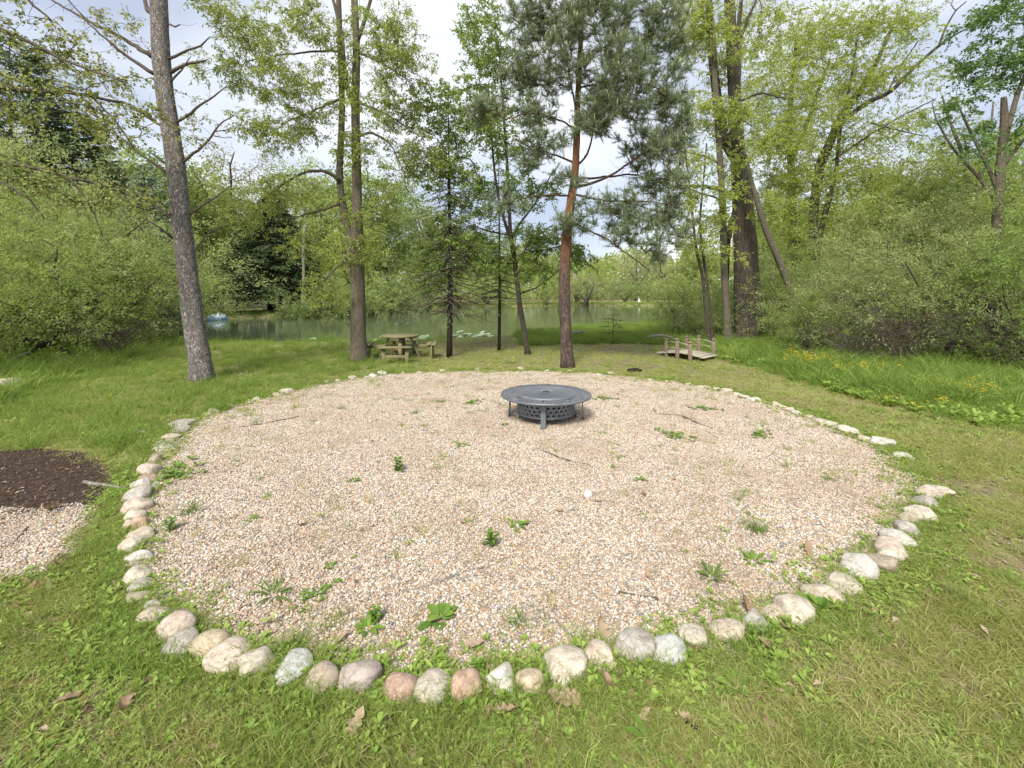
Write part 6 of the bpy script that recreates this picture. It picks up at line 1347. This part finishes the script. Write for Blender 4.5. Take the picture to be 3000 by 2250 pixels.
# brush pile
rb = np.random.default_rng(55); bpx = np.array([*xy(2590, 11.3), 0.0]); bh = empty('brush_pile', bpx, 'grey tangled pile of cut brush at the edge of the right thicket', 'brush pile')
tw = MB()
for k in range(230):
    c = np.array([rb.uniform(-1.6, 1.6), rb.uniform(-0.5, 0.6), 0]); c[2] = abs(rb.normal(0, 0.22)) * (1 - abs(c[0]) / 2.2); a = rb.normal(0, 0.6) + (pi if rb.random() < 0.5 else 0)
    l_ = rb.uniform(0.3, 1.2); dv = np.array([cos(a), sin(a) * 0.5, rb.normal(0.05, 0.18)]); m = c + dv * l_ * 0.5 + rb.normal(0, 0.06, 3); e_ = c + dv * l_ + rb.normal(0, 0.08, 3)
    P = np.array([c, m, e_]) + bpx; P[:, 2] = np.maximum(P[:, 2], 0.01); P, R = resample(P, [0.009, 0.006, 0.003], 0.15)
    if k < 24: mb = MB(); tube(mb, P, R * 1.5, 6); mb.build('cut_branch', M['wood_dead'], bh, bpx)
    else: tube(tw, P, R, 4, cap=False)
tw.build('brush_twigs', M['twig'], bh, bpx, kind='stuff')
mb = MB(); P, R = px_line([(2545, 1075, 4), (2575, 1062, 6), (2600, 1080, 6), (2612, 1102, 5)], 10.9); tube(mb, P, R, 7); mb.build('cut_branch', M['wood_dead'], bh, bpx)

# ------------------------------------------------------------------ single weeds on the gravel
def weed_mesh(seed, kind):
    r = np.random.default_rng(seed); mb = MB()
    if kind == 'rosette': rosette(mb, np.zeros(3), 9, 0.11, 0.034, r, 0.7)
    elif kind == 'dock': rosette(mb, np.zeros(3), 7, 0.16, 0.085, r, 0.8); rosette(mb, np.array([0.02, 0, 0.03]), 4, 0.12, 0.07, r, 1.6)
    elif kind == 'sprig':
        for k in range(4):
            a = r.uniform(0, 6.28); q = np.array([cos(a), sin(a), 0]) * r.uniform(0, 0.03)
            for z in np.arange(0.01, 0.12, 0.025): rosette(mb, q + [0, 0, z], 3, 0.045, 0.017, r, 0.8)
    elif kind == 'spiky': rosette(mb, np.zeros(3), 16, 0.14, 0.014, r, 0.9)
    elif kind == 'mat':
        for k in range(22): rosette(mb, np.array([r.normal(0, 0.09), r.normal(0, 0.05), 0.01]), 4, 0.045, 0.02, r, 0.9)
    elif kind == 'tuft':
        n = 60; a = r.uniform(0, 6.28, n); q = 0.04 * np.sqrt(r.uniform(0, 1, n)); d_ = rnd_dirs(r, n); d_[:, 2] = np.abs(d_[:, 2]) * 1.3 + 0.3
        blade(mb, np.c_[q * np.cos(a), q * np.sin(a), np.zeros(n)], unit(d_), r.uniform(0.08, 0.18, n), 0.004, r.uniform(0.2, 1.2, n), r.uniform(0, 1, n), r)
    return mb.mesh('weed', M['weed_solo'])
WM = {k: [weed_mesh(700 + 10 * j + i, k) for i in range(2)] for j, k in enumerate(('rosette', 'dock', 'sprig', 'spiky', 'mat', 'tuft'))}
W_ = [ # px, py, kind, scale, label
 (1290, 1822, 'dock', 1.15, 'big round leaved dock at the front centre of the gravel'), (1075, 1850, 'rosette', 1.3, 'flat blue green rosette left of the round leaved dock'), (1520, 1830, 'tuft', 1.3, 'bushy grass clump right of the round leaved dock'), (2390, 1790, 'dock', 1.1, 'silvery broad leaved mullein among the front right stones'),
 (2085, 1700, 'spiky', 1.3, 'dark spiky rosette at the right front of the gravel'), (1165, 1385, 'sprig', 1.6, 'upright leafy weed left of centre on the gravel'), (1515, 1545, 'rosette', 1.2, 'low grassy rosette in the middle of the gravel'), (1440, 1605, 'sprig', 1.3, 'leafy sprig left below the middle rosette'), (1355, 1308, 'rosette', 1.1, 'green rosette left of the fire pit front'),
 (560, 1505, 'tuft', 1.2, 'grass clump inside the left stones'), (735, 1528, 'rosette', 0.8, 'small rosette right of the left grass clump'), (520, 1385, 'mat', 2.1, 'thick clover patch beside the left stones'), (1875, 1408, 'rosette', 0.9, 'small rosette right of the middle of the gravel'), (1040, 1412, 'rosette', 0.8, 'small rosette left below the upright leafy weed'),
 (1685, 1225, 'sprig', 1.1, 'leafy sprig by the right leg of the fire pit'), (1480, 1248, 'rosette', 0.8, 'little plant left under the fire pit'), (1980, 1282, 'mat', 1.6, 'flat green mat right of the fire pit'), (2230, 1275, 'mat', 1.3, 'scattered green mat at the right of the gravel'), (2060, 1200, 'mat', 1.4, 'green patch near the far right of the fire pit'), (2215, 1560, 'tuft', 1.3, 'thin feathery clump at the right front'),
 (2210, 1650, 'rosette', 1.1, 'toothed weed near the upright dead leaf'), (800, 1750, 'spiky', 1.2, 'upright dark blades at the left front'), (915, 1755, 'mat', 0.9, 'low leafy patch at the left front'), (870, 1905, 'tuft', 1.6, 'wide strappy grass clump behind the pale blue grey stone'), (1000, 1200, 'tuft', 0.9, 'short tuft at the upper left of the gravel'), (1215, 1215, 'tuft', 1.0, 'pale tuft left of the fire pit'), (1290, 1180, 'tuft', 1.1, 'tuft behind left of the fire pit'),
 (1390, 1180, 'mat', 1.3, 'green weeds just left behind the fire pit'), (1765, 1170, 'mat', 1.3, 'green weeds just right behind the fire pit'), (1100, 1830, 'sprig', 1.2, 'sprig above the flat blue green rosette'), (1400, 1990, 'sprig', 1.1, 'leafy sprig in front of the orange speckled stone'), (1270, 2040, 'tuft', 1.2, 'tall blades in front of the pale cream stone'), (1505, 2030, 'tuft', 1.3, 'strappy blades in front of the blotched stone'), (640, 1965, 'dock', 0.5, 'leafy weed in front of the sandy yellow stone'), (1900, 2190, 'rosette', 1.4, 'flat toothed rosette at the bottom right of centre'), (2150, 2020, 'rosette', 1.4, 'grey green rosette in the right front lawn'), (1030, 1640, 'rosette', 0.5, 'tiny seedling left of the leafy sprig'), (965, 1665, 'rosette', 0.6, 'tiny plant at the lower left of the gravel'), (2430, 1410, 'tuft', 0.8, 'short tuft at the right of the gravel'), (500, 1560, 'sprig', 1.2, 'single broad leaf weed inside the left stones')]
for i, (px, py, k, sc, lb) in enumerate(W_):
    o = bpy.data.objects.new('weed', WM[k][i % 2]); COL.objects.link(o); g = G(px, py); o.location = (g[0], g[1], 0.008); sc *= 0.7 if py > 1780 or k == 'dock' else 0.85; o.scale = (sc * 1.1, sc, sc * 0.8); o.rotation_euler.z = i * 1.9
    if k == 'mat': o.name = 'clover_patch'; tag(o, kind='stuff')
    else: tag(o, lb, 'weed', 'weeds growing in and around the gravel')

# ------------------------------------------------------------------ big dead oak leaves, lying one by one
def oak_leaf(seed, curl):
    r = np.random.default_rng(seed); n = 26; mb = MB(); xs = np.linspace(0, 1, n); nl = r.integers(3, 5); ph = r.uniform(0, 0.4); v = []
    cv = r.uniform(-0.15, 0.15)
    for i, x in enumerate(xs):
        env = 0.36 * math.sin(min(1, x * 0.98 + 0.02) * pi) ** 0.55 * (0.75 + 0.35 * x); hw = []
        for s_ in (-1, 1):
            lob = abs(math.sin((x + ph * (s_ > 0) * 0.3) * nl * pi)) ** 0.7
            hw.append(max(0.012, env * (0.33 + 0.67 * lob) * r.uniform(0.93, 1.05)))
        z = curl * (x - 0.45) ** 2 * 1.3 + 0.03 * math.sin(x * 9 + seed); yc = cv * math.sin(x * pi)
        v += [(x + hw[0] * 0.25, yc - hw[0], z + hw[0] * curl * 0.9), (x, yc, z), (x + hw[1] * 0.25, yc + hw[1], z + hw[1] * curl * 1.3)]
    q = []
    for i in range(n - 1): q += [[3 * i, 3 * i + 1, 3 * i + 4, 3 * i + 3], [3 * i + 1, 3 * i + 2, 3 * i + 5, 3 * i + 4]]
    mb.add(np.array(v) - [0.5, 0, 0], q, None, r.uniform(0.45, 1)); tube(mb, [(-0.5, 0, curl * 0.26), (-0.75, 0.03, curl * 0.3)], 0.012, 4, 0.3)
    return mb.mesh('oak_leaf', M['dead_leaf'])
OL = [oak_leaf(800 + i, c_) for i, c_ in enumerate((0.4, 0.7, 0.25, 0.9))]
O_ = [(1650, 2070, 0.19, 0.2, 'large pale oak leaf below the big cream oval stone'), (1775, 2040, 0.13, 1.3, 'upright curled dead leaf below the tan stone'), (1815, 2015, 0.11, 1.1, 'narrow pale dead leaf right of the upright curled one'), (1475, 2115, 0.14, 0.1, 'brown dead leaf flat in the lawn at the bottom centre'), (1045, 2140, 0.13, 0.4, 'orange brown leaf at the bottom left of centre'),
 (1760, 1865, 0.14, 1.2, 'brown oak leaf standing behind the tan stone'), (1240, 2065, 0.08, 0.8, 'scrap of dead leaf under the pale cream stone'), (1885, 1457, 0.10, 0.1, 'reddish oak leaf on the gravel right of the white rock'), (1640, 1505, 0.10, 0.2, 'tan oak leaf on the gravel near the centre'), (888, 1548, 0.09, 0.3, 'small brown leaf on the left of the gravel'), (2370, 1625, 0.13, 1.0, 'upright grey brown leaf at the right front of the gravel'), (2180, 1795, 0.12, 1.1, 'pinkish leaf standing among the front right stones'), (2300, 1860, 0.12, 0.6, 'pale curled leaf in front of the egg shaped stone'),
 (2240, 1910, 0.12, 0.2, 'dead leaf in the lawn left of the pale curled one'), (960, 2005, 0.09, 0.5, 'curled brown leaf under the coarse speckled stone'), (155, 1500, 0.15, 0.1, 'dark brown leaf where the mulch meets the left gravel'), (1900, 1700, 0.09, 0.2, 'brown leaf above the short thick stick'), (2000, 2115, 0.07, 0.3, 'dark leaf scrap at the bottom right'), (200, 2060, 0.11, 0.3, 'pale crumpled leaf in the left front lawn'), (360, 2100, 0.11, 0.3, 'brown crumpled leaf in the left front lawn'), (1390, 1905, 0.13, 0.2, 'faded oak leaf behind the orange speckled stone'), (1005, 1885, 0.09, 0.3, 'brown leaf clod behind the purple grey stone')]
for i, (px, py, s_, tl, lb) in enumerate(O_):
    o = bpy.data.objects.new('dead_leaf', OL[i % 4]); COL.objects.link(o); s_ *= 0.78; g = G(px, py); o.location = (g[0], g[1], 0.02 + s_ * 0.35 * sin(min(tl, 1.4))); o.scale = (s_,) * 3; o.rotation_euler = (0.2 * sin(i * 3), tl, i * 1.1); tag(o, lb, 'dead leaf', 'dead leaves lying about')

# ------------------------------------------------------------------ yellow flowers in the right border
def flower_clump(label, px, py, n, spread, seed):
    r = np.random.default_rng(seed); d = 2399 / (py + 62 - HY); d = min(d, 13.2); c0 = np.array([*xy(px, d), 0.0]); rt = empty('yellow_wildflower', c0, label, 'flowers', 'yellow flowers in the right border')
    sm = MB(); fm = MB(); H = CH - (py - HY) / F * d
    for k in range(n):
        q = np.array([r.normal(0, spread), r.normal(0, spread * 0.7), 0]); h = max(0.25, H * r.uniform(0.75, 1.1)); tp_ = q * 1.5 + [0, 0, h]
        tube(sm, [q, (q + tp_) / 2 + [0, 0, 0.03], tp_], [0.004, 0.003, 0.002], 4, cap=False)
        for j in range(7):
            e_ = tp_ + np.array([r.normal(0, 0.035), r.normal(0, 0.035), r.uniform(-0.05, 0.04)])
            m = 6; a = np.arange(m) / m * 6.28; dv = np.c_[np.cos(a), np.sin(a), np.full(m, 0.3)]
            leaves(fm, np.repeat(e_[None], m, 0), dv, 0.017, 0.010, r.uniform(0, 1), r)
        rosette(sm, q + [0, 0, h * 0.3], 4, 0.12, 0.04, r, 1.0)
    sm.build('stalks', M['weed_solo'], rt, kind='stuff'); fm.build('blossoms', M['yellow_flower'], rt, kind='stuff')
for a in (('dense yellow flower cluster in front of the shaded trunk', 2800, 1112, 8, 0.14, 1), ('yellow flower cluster right of the dense one', 2892, 1128, 8, 0.09, 2), ('yellow flowers at the left end of the brush pile', 2535, 1062, 9, 0.12, 3), ('small orange yellow bloom left of the brush pile flowers', 2464, 1068, 3, 0.05, 4), ('yellow flowers beside the rotting log', 2370, 1035, 11, 0.16, 5), ('faint yellow flowers left of the rotting log', 2320, 1028, 6, 0.12, 6), ('wispy yellow flowers right of the rotting log', 2415, 1042, 7, 0.18, 7), ('few pale yellow flowers low in the border grass', 2712, 1168, 4, 0.1, 8)): flower_clump(*a)
print('tris', sum(len(m.loops) - 2 * len(m.polygons) for m in bpy.data.meshes))
